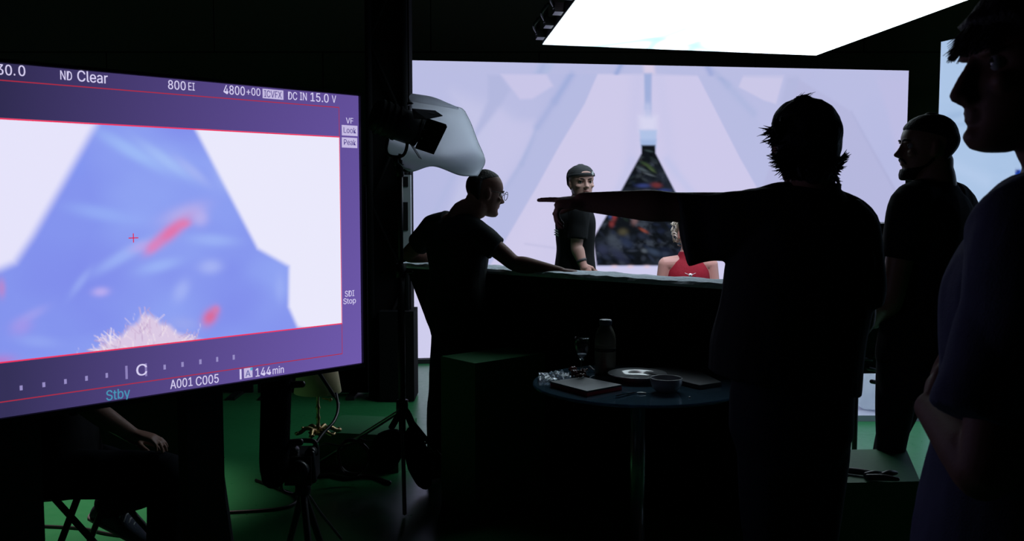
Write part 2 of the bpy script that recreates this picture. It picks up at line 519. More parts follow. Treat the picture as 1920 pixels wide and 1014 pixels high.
# strip of misaligned picture along the top edge
top = np.clip((cv.uv(900, 138)[1] - cv.gv) / 0.02, 0, 1)
keep = cv.c.copy()
cv.c[:] = cv.c * 0.55 + lin((186, 189, 226)) * 0.45
cv.poly([(1010, 118), (1040, 118), (1025, 142), (1000, 142)], (176, 186, 224), 0.03)
cv.line((1166, 118), (1156, 138), 5, (152, 168, 216), 0.9)
cv.line((1325, 122), (1333, 138), 6, (156, 168, 216), 0.8)
cv.line((1020, 120), (1012, 138), 5, (168, 178, 220), 0.7)
cv.poly([(1205, 115), (1226, 115), (1228, 138), (1208, 138)], (214, 204, 230), 0.03)
cv.c[:] = keep * (1 - top[..., None]) + cv.c * top[..., None]
# pole of the tent, its pale glow and the bit of sky above the opening
cv.poly([(1208, 138), (1221.5, 138), (1220, 205), (1209, 205)], (160, 175, 219), 0.02)
cv.line((1214, 200), (1214, 222), 8, (190, 197, 232), 0.8)
cv.poly([(1198, 218), (1232, 218), (1231, 246), (1200, 246)], (214, 213, 240), 0.045)
cv.poly([(1199, 244), (1231.5, 244), (1229, 276), (1203, 276)], (176, 194, 231), 0.02)
cv.poly([(1201, 262), (1230, 262), (1229, 276), (1203, 276)], (160, 182, 224), 0.025)
# dark heap seen through the opening
win = [(1203, 272), (1228.5, 272), (1229, 287), (1268, 363), (1318, 447), (1313, 498), (1119, 498), (1112, 447), (1162, 362), (1203, 287)]
base = cv.c.copy()
cv.fill((20, 26, 34))
nn = fbm(cv.gu * 5, cv.gv * 6, 8)
cv.mix(np.clip((nn - 0.5) * 3, 0, 1), (46, 56, 74))
nn = fbm(cv.gu * 9 + 3, cv.gv * 11, 21)
cv.mix(np.clip((nn - 0.60) * 6, 0, 1) * 0.7, (74, 86, 106))
r = random.Random(5)
for k in range(90):
    px, py = r.uniform(1115, 1315), r.uniform(420, 496)
    cv.blob(px, py, r.uniform(4, 11), r.uniform(2, 6), r.choice([(48, 60, 90), (36, 46, 66), (62, 72, 92), (14, 18, 24), (10, 14, 18), (30, 42, 72)]), r.uniform(-0.2, 1.0), 0.6, 1.5)
for k in range(60):
    py = r.uniform(290, 420); half = (py - 272) * 0.5 + 8
    cv.blob(1215 + r.uniform(-half, half), py, r.uniform(3, 9), r.uniform(1.5, 4), r.choice([(40, 52, 60), (60, 70, 80), (12, 16, 20), (34, 50, 44), (58, 50, 44), (24, 36, 58)]), r.uniform(-0.5, 0.9), 0.7, 1.5)
for px, py, rx, ry, c, an in [(1214, 310, 14, 3, (66, 92, 52), 0.5), (1222, 318, 9, 2.5, (80, 104, 60), 0.6), (1205, 318, 12, 3, (84, 100, 110), 0.4), (1217, 327, 12, 2, (92, 104, 116), 0.3),
                              (1206, 348, 13, 4, (44, 66, 150), 0.0), (1231, 347, 10, 5, (140, 38, 46), 0.1), (1246, 357, 13, 4, (40, 60, 140), 0.0), (1212, 359, 11, 3.5, (110, 100, 140), 0.0), (1218, 361, 5, 2, (150, 50, 60), 0),
                              (1152, 405, 5, 10, (168, 40, 44), 0.15), (1147, 420, 5, 6, (150, 40, 44), 0), (1144, 405, 4, 5, (50, 80, 150), 0), (1168, 435, 9, 7, (92, 86, 60), 0), (1190, 414, 6, 8, (140, 100, 104), 0.2), (1207, 432, 9, 3, (170, 70, 46), 0.5),
                              (1148, 448, 10, 8, (74, 86, 104), 0.6), (1175, 455, 15, 8, (44, 60, 96), 0.6), (1130, 468, 12, 9, (52, 60, 96), 0.5), (1160, 478, 20, 8, (46, 54, 88), 0.7), (1225, 472, 15, 6, (58, 78, 110), 0.4), (1208, 470, 6, 4, (96, 108, 124), 0.3),
                              (1262, 440, 14, 10, (36, 44, 56), 0.3), (1280, 480, 20, 8, (28, 38, 56), 0.2), (1217, 283, 8, 2, (60, 80, 84), 0.2)]:
    cv.blob(px, py, rx, ry, c, an, 0.9, 1.3)
inside = cv.c * 0.52 + cv.c.mean(axis=2, keepdims=True) * 0.16
cv.c[:] = base
m = np.clip(0.5 - cv.sdf([cv.uv(*p) for p in win]) / 0.02, 0, 1)
cv.c[:] = base * (1 - m[..., None]) + inside * m[..., None]
cv.poly([(700, 499.5), (1720, 499.5), (1720, 760), (700, 760)], (206, 204, 236), 0.012)
for px in (1152, 1182, 1213): cv.blob(px, 500, 6, 3, (235, 200, 205), 0, 0.6)
cv.line((985, 457), (1040, 465), 2.5, (190, 188, 222), 0.5)
cv.line((1240, 365), (1300, 372), 3, (180, 192, 226), 0.5)
scr = screen_mat('led_content', 1.0)
cv.mesh('screen', scr, wall)
wn = Vector((wU.y, -wU.x, 0))           # towards the stage
wc = wTL + wU * wW / 2
Rw = basis(wU, -wn, Vector((0, 0, 1)))
obj('cabinet', box(NB(), wc - wn * 0.053 - Vector((0, 0, wH / 2)), (wW + 0.01, 0.1, wH + 0.01), Rw), M['black_metal'], wall)
obj('base_rail', box(NB(), Vector((wc.x, wc.y, 0.021)) - wn * 0.03, (wW + 0.02, 0.16, 0.042), Rw), M['black_metal'], wall)
for k in range(5):
    b = NB()
    p = wTL + wU * (wW * (k + 0.5) / 5) - wn * 0.5
    tube(b, [Vector((p.x, p.y, 0.02)), Vector((p.x, p.y, 2.0)) + wn * 0.36], 0.025, 10, 'flat')
    obj('brace', b, M['black_metal'], wall)

# ---- the side LED panel at the right
rTL = at(1764.5, 78.5, 7.55)
rU = Vector((0.289, -1, 0)).normalized()
rW, rH = 3.0, rTL.z - 0.05
rp = thing('led_panel', 'pale sky blue LED panel standing at right, seen behind the nearest person', 'screen', (rTL.x, rTL.y, 0))
c2 = Canvas(rTL, rU, (0, 0, -1), rW, rH, 200, 180)
c2.fill((172, 197, 230))
n = fbm(c2.gu * 1.5, c2.gv * 5, 4)
c2.mix(np.clip((n - 0.5) * 2, 0, 0.8), (160, 188, 224))
c2.line((1760, 224), (1800, 214), 5, (150, 178, 215), 0.6)
c2.line((1770, 236), (1810, 232), 3, (152, 180, 216), 0.5)
c2.line((1765, 300), (1850, 340), 9, (182, 204, 236), 0.6)
c2.poly([(1904, 322), (1912, 318), (1960, 330), (1960, 350), (1903, 346)], (38, 100, 235), 0.012)
c2.poly([(1905, 318), (1912, 318), (1912, 326), (1904, 326)], (20, 44, 130), 0.012)
c2.poly([(1903, 334), (1911, 340), (1906, 350), (1902, 348)], (24, 60, 150), 0.01)
c2.mesh('screen', scr, rp)
rn = Vector((rU.y, -rU.x, 0))
Rr = basis(rU, -rn, Vector((0, 0, 1)))
obj('cabinet', box(NB(), rTL + rU * rW / 2 - rn * 0.053 - Vector((0, 0, rH / 2)), (rW + 0.01, 0.1, rH + 0.01), Rr), M['black_metal'], rp)
obj('base_rail', box(NB(), Vector((rTL.x, rTL.y, 0.023)) + rU * rW / 2 - rn * 0.03, (rW, 0.16, 0.046), Rr), M['black_metal'], rp)

# ---- the LED ceiling panel
cA, cB = at(1017, 83.5, 7.55), at(1530, 103.5, 8.12)
cB.z = cA.z
cU = cB - cA; cW = cU.length; cU.normalize()
cVd = Vector((0.087, -1, 0)).normalized()
cL = 2.35
cp = thing('led_ceiling_panel', 'glaring white LED panel hung flat over the stage', 'screen', cA + cU * cW / 2)
c3 = Canvas(cA, cU, cVd, cW, cL, 160, 200)
c3.fill((255, 255, 255))
c3.c *= np.array([3.1, 3.7, 4.3])
def cyan(p, q, wd, a): c3.line(p, q, wd * 3.2, np.array([0.66, 0.97, 1.0]), a)
cyan((1100, 88), (1240, 70), 10, 0.92)
cyan((1220, 92), (1265, 68), 6, 0.96)
cyan((1265, 68), (1340, 48), 9, 0.88)
cyan((1300, 94), (1345, 72), 6, 0.92)
cyan((1330, 78), (1400, 100), 10, 0.88)
cyan((1017, 86), (1530, 104), 12, 0.84)
cyan((1310, 12), (1420, 30), 7, 0.80)
c3.mesh('screen', scr, cp)
Rc = basis(cU, -cVd, Vector((0, 0, 1)))
cc = cA + cU * cW / 2 + cVd * cL / 2
b = NB()
lo = [cA, cB, cB + cVd * cL, cA + cVd * cL]
hexa(b, [p + Vector((0, 0, 0.006)) for p in lo], [p + Vector((0, 0, 0.085)) for p in lo])
obj('cabinet', b, M['black_metal'], cp)
for k in range(5):
    b = NB()
    p = cA + cVd * (0.15 + k * 0.5) - cU * 0.035 + Vector((0, 0, 0.05))
    box(b, p, (0.06, 0.13, 0.06), Rc)
    box(b, p + Vector((0, 0, 0.06)) - cU * 0.02, (0.03, 0.05, 0.12), Rc)
    tube(b, [p + Vector((0, 0, 0.02)) - cU * 0.03, p + cVd * 0.09 - cU * 0.06 + Vector((0, 0, 0.05)), p + cVd * 0.14 - cU * 0.02 + Vector((0, 0, 0.10))], 0.012, 8, smooth=4)
    obj('latch', b, M['black_plastic'], cp)
for k in range(3):
    for s in (0.25, 0.75):
        p = cA + cU * cW * s + cVd * (0.3 + 0.85 * k) + Vector((0, 0, 0.08))
        b = NB(); tube(b, [p, Vector((p.x, p.y, ZC))], 0.008, 8, 'flat')
        obj('hanging_wire', b, M['steel'], cp)


# outlines of the monitor's sans-serif letters (advance, points, triangles)
GLYPH = {
  '3': (453, '218,-7 188,-5 159,1 133,10 108,22 88,38 70,57 57,79 48,104 44,132 109,132 112,115 118,100 126,87 137,76 150,66 165,59 182,54 200,51 219,50 239,51 258,55 275,61 291,69 304,80 315,93 323,108 328,125 329,145 328,163 323,180 316,196 306,211 292,223 275,234 254,241 229,246 201,248 157,248 157,299 288,448 288,452 70,452 70,509 372,509 372,461 211,278 211,289 247,290 279,286 308,276 333,262 354,244 371,222 383,198 391,173 393,145 390,116 383,90 370,66 354,45 333,27 309,12 281,2 251,-5', '42,44,43 42,45,44 42,41,45 41,40,45 40,46,45 39,47,40 47,46,40 38,47,39 47,49,48 38,49,47 38,50,49 38,51,50 38,37,51 37,52,51 36,52,37 35,52,36 35,53,52 34,53,35 33,53,34 32,53,33 32,54,53 31,54,32 31,55,54 30,55,31 29,55,30 29,56,55 28,56,29 27,56,28 27,57,56 8,10,9 8,11,10 26,57,27 26,58,57 8,12,11 25,58,26 7,12,8 7,13,12 24,58,25 24,59,58 7,14,13 23,59,24 6,14,7 6,15,14 22,59,23 6,16,15 22,60,59 21,60,22 6,17,16 5,17,6 20,60,21 5,18,17 19,60,20 5,19,18 5,60,19 5,61,60 4,61,5 4,62,61 3,62,4 3,63,62 2,63,3 2,64,63 1,64,2 1,0,64'),
  '0': (453, '227,-7 191,-3 158,7 130,24 105,48 85,77 69,113 57,155 50,202 48,254 50,306 57,353 69,395 85,431 106,461 130,484 159,502 191,512 227,516 262,512 295,502 323,484 348,461 368,431 384,395 396,353 403,306 405,254 403,202 396,155 384,113 368,77 348,48 323,24 295,7 263,-3 227,50 250,52 271,60 290,74 306,92 320,116 330,144 338,176 342,213 344,254 342,295 338,332 330,365 320,393 306,416 290,435 271,449 250,457 227,460 203,457 182,449 163,435 147,416 134,393 123,365 115,332 111,295 109,254 111,213 115,176 123,144 134,116 147,92 163,74 182,60 203,52', '17,19,18 16,19,17 16,20,19 15,20,16 15,21,20 14,21,15 14,22,21 14,54,22 54,53,22 53,23,22 13,55,14 55,54,14 13,56,55 52,23,53 13,57,56 51,23,52 13,58,57 50,23,51 50,24,23 12,58,13 12,59,58 49,24,50 11,59,12 49,25,24 11,60,59 48,25,49 11,61,60 47,25,48 10,61,11 47,26,25 10,62,61 46,26,47 9,62,10 46,27,26 9,63,62 45,27,46 8,63,9 8,64,63 44,27,45 44,28,27 8,65,64 43,28,44 7,65,8 43,29,28 7,66,65 42,29,43 6,66,7 42,30,29 6,67,66 41,30,42 40,30,41 6,68,67 5,68,6 40,31,30 5,69,68 39,31,40 39,32,31 4,69,5 4,70,69 38,32,39 4,71,70 37,32,38 36,32,37 4,36,71 4,32,36 4,33,32 3,33,4 2,33,3 2,34,33 2,35,34 1,35,2 1,0,35'),
  '.': (188, '95,-4 83,-3 73,1 63,9 55,18 51,29 50,41 51,53 55,64 63,73 73,81 83,85 95,87 107,85 118,81 128,73 135,64 140,53 141,41 140,29 135,18 128,9 118,1 107,-3', '11,13,12 10,13,11 10,14,13 10,15,14 9,15,10 8,15,9 8,16,15 7,16,8 7,17,16 6,17,7 6,18,17 5,18,6 5,19,18 4,19,5 4,20,19 3,20,4 3,21,20 2,21,3 2,22,21 1,22,2 1,23,22 0,23,1'),
  'N': (523, '60,0 60,509 136,509 343,183 349,174 355,163 363,151 371,137 379,122 388,107 396,90 405,73 414,55 405,54 403,72 402,90 401,108 400,126 399,142 399,157 399,171 399,184 399,195 399,509 463,509 463,0 387,0 202,290 194,303 186,317 177,331 168,346 159,363 148,381 136,402 123,425 108,452 119,454 120,429 121,406 122,384 123,363 124,345 124,328 125,313 125,301 125,291 125,0', '0,36,1 36,2,1 36,37,2 37,3,2 22,24,23 22,25,24 38,3,37 0,38,36 38,35,36 0,39,38 35,3,38 34,3,35 0,40,39 33,3,34 0,41,40 32,3,33 0,42,41 31,3,32 30,3,31 0,43,42 29,3,30 0,44,43 28,3,29 0,45,44 27,3,28 0,46,45 0,47,46 26,3,27 21,25,22 20,25,21 26,4,3 26,5,4 19,25,20 26,6,5 18,25,19 26,7,6 17,25,18 26,8,7 16,25,17 26,9,8 15,25,16 26,10,9 14,11,15 11,25,15 26,14,10 14,11,10 12,25,11 26,13,14 13,25,12 26,25,13'),
  'D': (502, '219,0 96,0 96,57 215,57 254,60 288,68 318,81 343,99 363,122 379,149 390,181 397,216 399,255 397,294 390,329 379,361 364,388 344,410 320,428 291,441 258,449 221,452 93,452 93,509 225,509 273,505 315,495 353,478 385,455 412,426 433,391 449,351 458,306 462,255 458,205 449,159 433,119 411,83 384,54 351,31 312,14 268,3 125,509 125,0 60,0 60,509', '44,23,45 23,42,45 44,22,23 42,24,23 43,24,42 43,21,24 21,25,24 21,26,25 21,27,26 21,28,27 21,20,28 20,29,28 44,21,22 44,2,21 2,43,21 19,29,20 18,29,19 17,29,18 17,30,29 16,30,17 16,31,30 15,31,16 14,31,15 14,32,31 13,32,14 13,33,32 12,33,13 11,33,12 11,34,33 10,34,11 10,35,34 9,35,10 9,36,35 8,36,9 7,36,8 7,37,36 6,37,7 6,38,37 5,38,6 4,38,5 3,38,4 44,1,2 43,3,2 43,38,3 43,39,38 43,40,39 43,41,40 43,0,41 1,43,44 43,0,1'),
  'C': (510, '267,-7 225,-3 186,7 150,25 119,49 92,79 70,115 53,157 44,203 40,254 44,305 53,352 70,393 92,429 119,459 150,484 186,501 225,512 267,516 293,514 317,511 340,504 362,496 383,485 402,471 419,456 435,438 448,418 459,397 467,373 473,348 408,348 404,365 397,380 389,395 380,407 369,418 357,428 344,437 330,444 315,449 300,453 284,455 267,456 237,453 209,445 184,432 161,414 141,391 125,364 113,332 106,295 103,254 106,213 113,177 125,145 141,117 161,94 184,76 210,63 237,56 267,53 284,54 300,56 315,60 330,65 344,72 357,81 369,90 380,102 389,114 397,128 404,144 408,160 473,160 467,135 459,112 448,91 435,71 420,53 402,38 383,24 363,13 341,5 317,-2 293,-6', '17,19,18 17,20,19 16,20,17 16,21,20 16,22,21 15,22,16 15,23,22 15,24,23 14,24,15 14,25,24 13,44,14 44,43,14 43,25,14 42,25,43 42,26,25 41,26,42 13,45,44 40,26,41 39,26,40 13,46,45 38,26,39 38,27,26 37,27,38 13,47,46 12,47,13 36,27,37 35,27,36 35,28,27 12,48,47 34,28,35 34,29,28 33,29,34 11,48,12 11,49,48 32,29,33 32,30,29 31,30,32 11,50,49 10,50,11 10,51,50 9,51,10 9,52,51 8,52,9 8,53,52 8,54,53 7,54,8 7,55,54 72,74,73 72,75,74 6,55,7 6,56,55 71,75,72 71,76,75 70,76,71 6,57,56 5,57,6 69,76,70 69,77,76 68,77,69 5,58,57 68,78,77 67,78,68 66,78,67 4,58,5 4,59,58 65,78,66 65,79,78 64,79,65 4,60,59 63,79,64 62,79,63 4,61,60 61,79,62 61,80,79 4,80,61 3,80,4 3,81,80 2,81,3 2,82,81 2,83,82 1,83,2 1,84,83 1,85,84 0,85,1'),
  'l': (189, '139,-2 112,0 91,8 74,20 62,37 55,59 53,84 53,509 114,509 114,99 114,83 117,71 120,62 126,57 135,53 146,52 152,52 157,52 160,53 164,53 167,54 170,54 181,3 175,1 169,0 162,-1 154,-2 147,-2', '6,8,7 6,9,8 6,10,9 5,10,6 5,11,10 5,12,11 5,13,12 4,13,5 4,14,13 20,22,21 19,22,20 18,22,19 4,15,14 17,22,18 16,22,17 15,22,16 4,22,15 3,22,4 2,22,3 1,22,2 1,23,22 1,24,23 1,25,24 0,25,1 0,26,25 0,27,26'),
  'e': (404, '212,-8 177,-5 145,3 117,16 92,35 72,58 56,85 44,116 37,150 34,187 36,224 44,258 55,290 71,317 91,340 115,359 142,373 172,382 205,384 226,383 246,380 266,374 285,366 303,355 319,341 334,324 347,305 357,282 365,256 370,227 371,194 371,169 75,169 75,221 338,221 310,202 308,226 304,248 298,269 288,286 277,301 263,314 246,323 227,328 205,330 183,328 164,323 146,313 131,301 119,286 109,270 102,251 97,231 96,211 96,178 98,151 102,127 110,106 121,88 135,73 151,61 169,53 190,48 212,46 227,47 241,49 254,53 265,58 276,65 285,73 294,82 300,93 306,105 365,91 358,72 348,55 335,39 320,26 302,14 283,4 261,-3 237,-7', '17,19,18 17,20,19 16,20,17 16,21,20 16,22,21 15,22,16 15,23,22 14,23,15 14,24,23 14,25,24 13,45,14 45,44,14 44,25,14 43,25,44 42,25,43 13,46,45 42,26,25 41,26,42 13,47,46 12,47,13 40,26,41 12,48,47 40,27,26 39,27,40 12,49,48 11,49,12 11,50,49 38,27,39 38,28,27 11,51,50 37,28,38 10,51,11 37,29,28 10,52,51 36,29,37 10,33,52 33,53,52 36,34,29 34,30,29 35,34,36 9,33,10 9,32,33 53,34,33 53,30,34 54,30,53 54,31,30 8,32,9 55,31,54 8,31,32 8,55,31 8,56,55 7,56,8 7,57,56 6,57,7 6,58,57 71,73,72 70,73,71 70,74,73 6,59,58 5,59,6 69,74,70 5,60,59 68,74,69 68,75,74 67,75,68 5,61,60 66,75,67 4,61,5 66,76,75 4,62,61 65,76,66 64,76,65 4,63,62 63,76,64 4,76,63 4,77,76 3,77,4 3,78,77 2,78,3 2,79,78 2,80,79 1,80,2 1,81,80 0,81,1'),
  'a': (389, '160,-9 137,-7 115,-3 94,5 76,15 60,29 48,45 38,63 32,84 30,108 32,128 36,146 43,161 53,174 64,184 78,193 92,200 108,206 125,211 143,214 161,217 178,220 200,223 218,225 234,227 247,229 257,231 265,235 271,240 274,246 276,255 276,257 275,272 272,285 267,297 260,307 251,315 240,322 227,327 212,330 196,331 178,330 163,327 149,322 137,316 127,309 118,301 110,292 104,283 100,274 41,291 51,313 64,331 79,346 95,358 114,368 133,375 153,380 173,383 194,384 208,384 223,382 239,379 255,375 271,369 286,360 300,350 312,336 322,320 330,301 335,278 337,251 337,0 277,0 277,52 272,52 267,43 260,34 252,25 242,16 229,8 215,1 199,-4 181,-7 170,45 192,47 211,51 228,59 242,68 254,80 263,93 270,108 274,122 276,138 276,190 272,187 267,184 259,182 251,180 241,178 231,176 221,174 210,173 200,171 191,170 182,169 175,168 161,166 147,163 134,159 122,153 112,147 103,139 97,130 93,118 92,105 93,93 96,82 102,72 109,64 119,57 130,52 142,48 156,46', '58,60,59 58,61,60 57,61,58 57,62,61 56,62,57 56,63,62 55,63,56 55,64,63 55,65,64 54,65,55 54,66,65 53,66,54 53,67,66 52,67,53 52,40,67 40,39,67 39,68,67 51,41,52 41,40,52 51,42,41 38,68,39 51,43,42 37,68,38 51,44,43 36,68,37 36,69,68 51,45,44 35,69,36 50,45,51 50,46,45 34,69,35 34,70,69 50,47,46 33,70,34 50,48,47 49,48,50 32,70,33 32,71,70 31,71,32 30,71,31 29,71,30 29,72,71 28,72,29 27,72,28 26,94,27 94,72,27 25,94,26 24,94,25 23,94,24 22,94,23 21,94,22 20,94,21 19,94,20 18,94,19 17,94,18 16,94,17 15,94,16 14,94,15 14,95,94 93,72,94 14,96,95 14,97,96 13,97,14 13,98,97 13,99,98 13,100,99 13,101,100 13,102,101 12,102,13 12,103,102 12,104,103 12,105,104 12,106,105 12,107,106 12,108,107 12,109,108 11,109,12 11,110,109 11,111,110 11,112,111 10,112,11 10,113,112 92,72,93 10,114,113 9,114,10 91,72,92 9,115,114 8,115,9 90,72,91 8,116,115 89,72,90 8,117,116 7,117,8 7,118,117 88,74,89 74,72,89 7,119,118 87,74,88 7,120,119 6,120,7 86,75,87 75,74,87 6,121,120 6,122,121 86,76,75 73,72,74 85,76,86 6,123,122 84,76,85 6,84,123 6,76,84 5,76,6 5,77,76 5,78,77 4,78,5 4,79,78 4,80,79 3,80,4 3,81,80 2,81,3 2,82,81 1,82,2 1,83,82 0,83,1'),
  'r': (259, '53,0 53,379 112,379 112,321 115,321 124,339 137,354 152,367 171,377 191,383 213,385 218,385 223,385 229,384 235,384 240,384 243,384 243,322 241,323 236,324 230,324 223,325 215,326 207,326 190,324 174,321 159,315 146,306 135,296 126,284 119,269 115,254 114,237 114,0', '9,11,10 9,12,11 9,13,12 9,14,13 9,15,14 9,16,15 9,17,16 8,17,9 0,2,1 0,3,2 7,17,8 6,17,7 5,19,6 19,18,6 18,17,6 4,23,5 23,22,5 22,21,5 21,20,5 20,19,5 4,24,23 4,25,24 0,4,3 0,31,4 31,30,4 30,29,4 29,28,4 28,27,4 27,26,4 26,25,4 0,32,31 0,33,32'),
  '8': (453, '226,-7 193,-5 163,1 136,11 111,25 91,42 74,62 62,84 54,109 52,135 53,156 58,176 65,195 75,212 87,228 101,241 117,252 134,260 153,265 153,267 129,276 109,289 93,308 80,330 73,354 70,380 73,405 79,429 90,450 106,469 124,485 146,498 170,508 197,514 226,516 255,514 282,508 306,498 328,485 346,469 361,450 373,429 379,405 382,380 379,354 372,330 359,308 343,289 323,276 300,267 300,265 319,260 335,252 351,241 365,228 377,212 387,195 395,176 399,156 401,135 398,109 391,84 378,62 362,42 341,25 317,11 289,1 259,-5 226,49 248,50 267,54 285,60 300,69 313,79 323,91 331,106 335,121 337,139 335,157 330,173 322,189 312,202 298,213 283,223 265,230 247,234 226,235 206,234 187,230 169,223 154,213 140,202 130,189 122,173 117,157 115,139 117,121 121,106 129,91 139,79 152,69 167,60 185,54 205,50 226,290 244,291 260,294 274,300 287,308 298,318 307,330 314,344 318,359 319,376 318,392 314,407 308,420 299,432 288,442 275,449 260,455 244,459 226,460 208,459 192,455 177,449 164,442 153,432 145,420 138,407 134,392 133,376 134,359 138,344 145,330 154,318 165,308 178,300 193,294 209,291', '33,35,34 32,35,33 32,36,35 31,36,32 31,37,36 30,37,31 30,38,37 29,38,30 29,39,38 28,123,29 123,39,29 123,122,39 122,121,39 121,40,39 28,124,123 120,40,121 28,125,124 119,40,120 27,125,28 119,41,40 27,126,125 118,41,119 27,127,126 117,41,118 116,41,117 27,128,127 26,128,27 116,42,41 26,129,128 115,42,116 26,130,129 114,42,115 25,130,26 114,43,42 25,131,130 113,43,114 24,131,25 113,44,43 24,132,131 112,44,113 24,133,132 111,44,112 111,45,44 23,133,24 23,134,133 110,45,111 23,135,134 109,45,110 109,46,45 22,135,23 22,136,135 108,46,109 22,137,136 107,46,108 107,47,46 21,137,22 21,138,137 106,47,107 21,139,138 105,47,106 21,104,139 104,47,105 21,47,104 21,48,47 20,48,21 20,49,48 19,49,20 18,49,19 18,50,49 17,50,18 17,51,50 16,51,17 16,52,51 15,52,16 15,53,52 14,86,15 86,53,15 86,54,53 14,87,86 85,54,86 14,88,87 84,54,85 14,89,88 83,54,84 13,89,14 83,55,54 13,90,89 82,55,83 13,91,90 81,55,82 12,91,13 81,56,55 12,92,91 80,56,81 11,92,12 80,57,56 11,93,92 79,57,80 79,58,57 10,93,11 10,94,93 78,58,79 10,95,94 77,58,78 77,59,58 9,95,10 9,96,95 76,59,77 8,96,9 76,60,59 8,97,96 75,60,76 75,61,60 7,97,8 7,98,97 74,61,75 7,99,98 73,61,74 6,99,7 73,62,61 6,100,99 72,62,73 6,101,100 71,62,72 5,101,6 71,63,62 5,102,101 70,63,71 5,103,102 69,63,70 5,68,103 68,63,69 5,63,68 4,63,5 4,64,63 4,65,64 3,65,4 2,65,3 2,66,65 1,66,2 1,67,66 0,67,1'),
  'E': (419, '60,0 60,509 372,509 372,452 125,452 125,286 355,286 355,229 125,229 125,57 375,57 375,0', '0,4,1 4,2,1 4,3,2 0,5,4 0,8,5 8,6,5 8,7,6 0,9,8 0,10,9 0,11,10'),
  'I': (300, '31,0 31,57 118,57 118,452 31,452 31,509 269,509 269,452 183,452 183,57 269,57 269,0', '4,6,5 4,7,6 3,7,4 2,8,3 8,7,3 2,9,8 0,2,1 0,9,2 0,10,9 0,11,10'),
  '4': (453, '40,105 40,158 247,509 311,509 109,166 109,163 413,163 413,105 282,0 282,121 282,146 282,318 343,318 343,0', '1,3,2 1,4,3 10,12,11 10,13,12 1,5,4 1,6,5 1,10,6 10,7,6 0,10,1 0,9,10 13,7,10 0,8,9 8,7,0 8,13,7'),
  '+': (453, '198,34 198,364 255,364 255,34 61,172 61,226 391,226 391,172', '0,2,1 0,3,2 4,6,5 4,7,6'),
  'V': (480, '204,0 16,509 84,509 192,206 199,187 207,164 215,137 225,106 236,71 248,31 235,31 247,71 257,107 267,138 276,165 283,187 290,206 395,509 463,509 278,0', '0,2,1 0,3,2 16,18,17 16,19,18 0,4,3 15,19,16 14,19,15 0,5,4 13,19,14 0,6,5 12,19,13 0,7,6 11,19,12 0,8,7 10,9,11 9,19,11 0,9,8 0,19,9'),
  '1': (453, '76,0 76,55 391,55 391,0 276,509 276,0 212,0 212,448 209,448 86,358 86,427 198,509', '10,4,11 10,8,4 8,7,4 7,5,4 10,9,8 6,5,7 0,2,1 0,3,2'),
  'F': (410, '60,0 60,509 369,509 369,452 125,452 125,278 346,278 346,221 125,221 125,0', '0,4,1 4,2,1 4,3,2 0,5,4 0,8,5 8,6,5 8,7,6 0,9,8'),
  'X': (474, '18,0 217,284 217,236 29,509 104,509 178,400 188,386 196,373 204,361 211,350 217,340 223,329 230,318 236,305 243,292 232,292 239,305 246,317 252,329 258,339 265,350 272,361 280,373 288,386 298,400 374,509 446,509 259,239 259,287 456,0 382,0 292,129 283,142 275,154 268,165 262,175 256,185 250,195 244,206 237,218 230,231 244,231 238,219 231,207 225,196 219,186 213,176 206,166 199,155 191,143 182,129 91,0', '2,4,3 2,5,4 24,26,25 24,27,26 2,6,5 23,27,24 2,7,6 22,27,23 2,8,7 21,27,22 2,9,8 20,27,21 2,1,9 1,10,9 19,28,20 28,27,20 1,11,10 18,28,19 1,12,11 17,28,18 1,13,12 16,28,17 1,15,13 15,14,13 15,28,16 1,28,15 1,29,28 0,40,1 40,41,1 41,29,1 0,39,40 42,29,41 43,38,42 38,29,42 0,43,39 43,38,39 0,44,43 37,29,38 0,45,44 36,29,37 0,46,45 35,29,36 0,47,46 34,29,35 0,48,47 33,29,34 0,49,48 32,29,33 0,50,49 31,29,32 0,51,50 30,29,31'),
  'L': (393, '60,0 60,509 125,509 125,57 361,57 361,0', '0,2,1 0,3,2 0,4,3 0,5,4'),
  'o': (415, '207,-8 174,-5 144,3 117,16 93,35 72,58 56,85 44,116 37,150 34,187 37,225 44,260 56,291 72,318 93,341 117,360 144,374 174,382 207,384 241,382 271,374 299,360 323,341 343,318 359,291 371,260 379,225 381,187 379,150 371,116 359,85 343,58 323,35 299,16 271,3 241,-5 207,46 231,49 252,55 270,66 285,80 298,97 307,117 314,139 318,163 319,187 318,212 314,236 307,258 298,278 285,296 270,310 252,321 231,328 207,330 184,328 163,321 145,310 130,296 118,278 108,258 102,236 98,212 96,187 98,163 102,139 108,117 118,97 130,80 145,66 163,55 184,49', '17,19,18 16,19,17 16,20,19 15,20,16 15,21,20 14,21,15 14,22,21 13,22,14 13,54,22 54,23,22 13,55,54 53,23,54 13,56,55 52,23,53 13,57,56 51,23,52 12,57,13 51,24,23 12,58,57 50,24,51 12,59,58 49,24,50 11,59,12 49,25,24 11,60,59 48,25,49 10,60,11 48,26,25 10,61,60 47,26,48 10,62,61 46,26,47 46,27,26 9,62,10 9,63,62 45,27,46 8,63,9 8,64,63 44,27,45 44,28,27 8,65,64 43,28,44 43,29,28 7,65,8 7,66,65 42,29,43 7,67,66 41,29,42 6,67,7 41,30,29 6,68,67 40,30,41 5,68,6 40,31,30 5,69,68 39,31,40 5,70,69 38,31,39 4,70,5 38,32,31 4,71,70 37,32,38 4,36,71 36,32,37 4,32,36 3,32,4 3,33,32 2,33,3 2,34,33 1,34,2 1,35,34 0,35,1'),
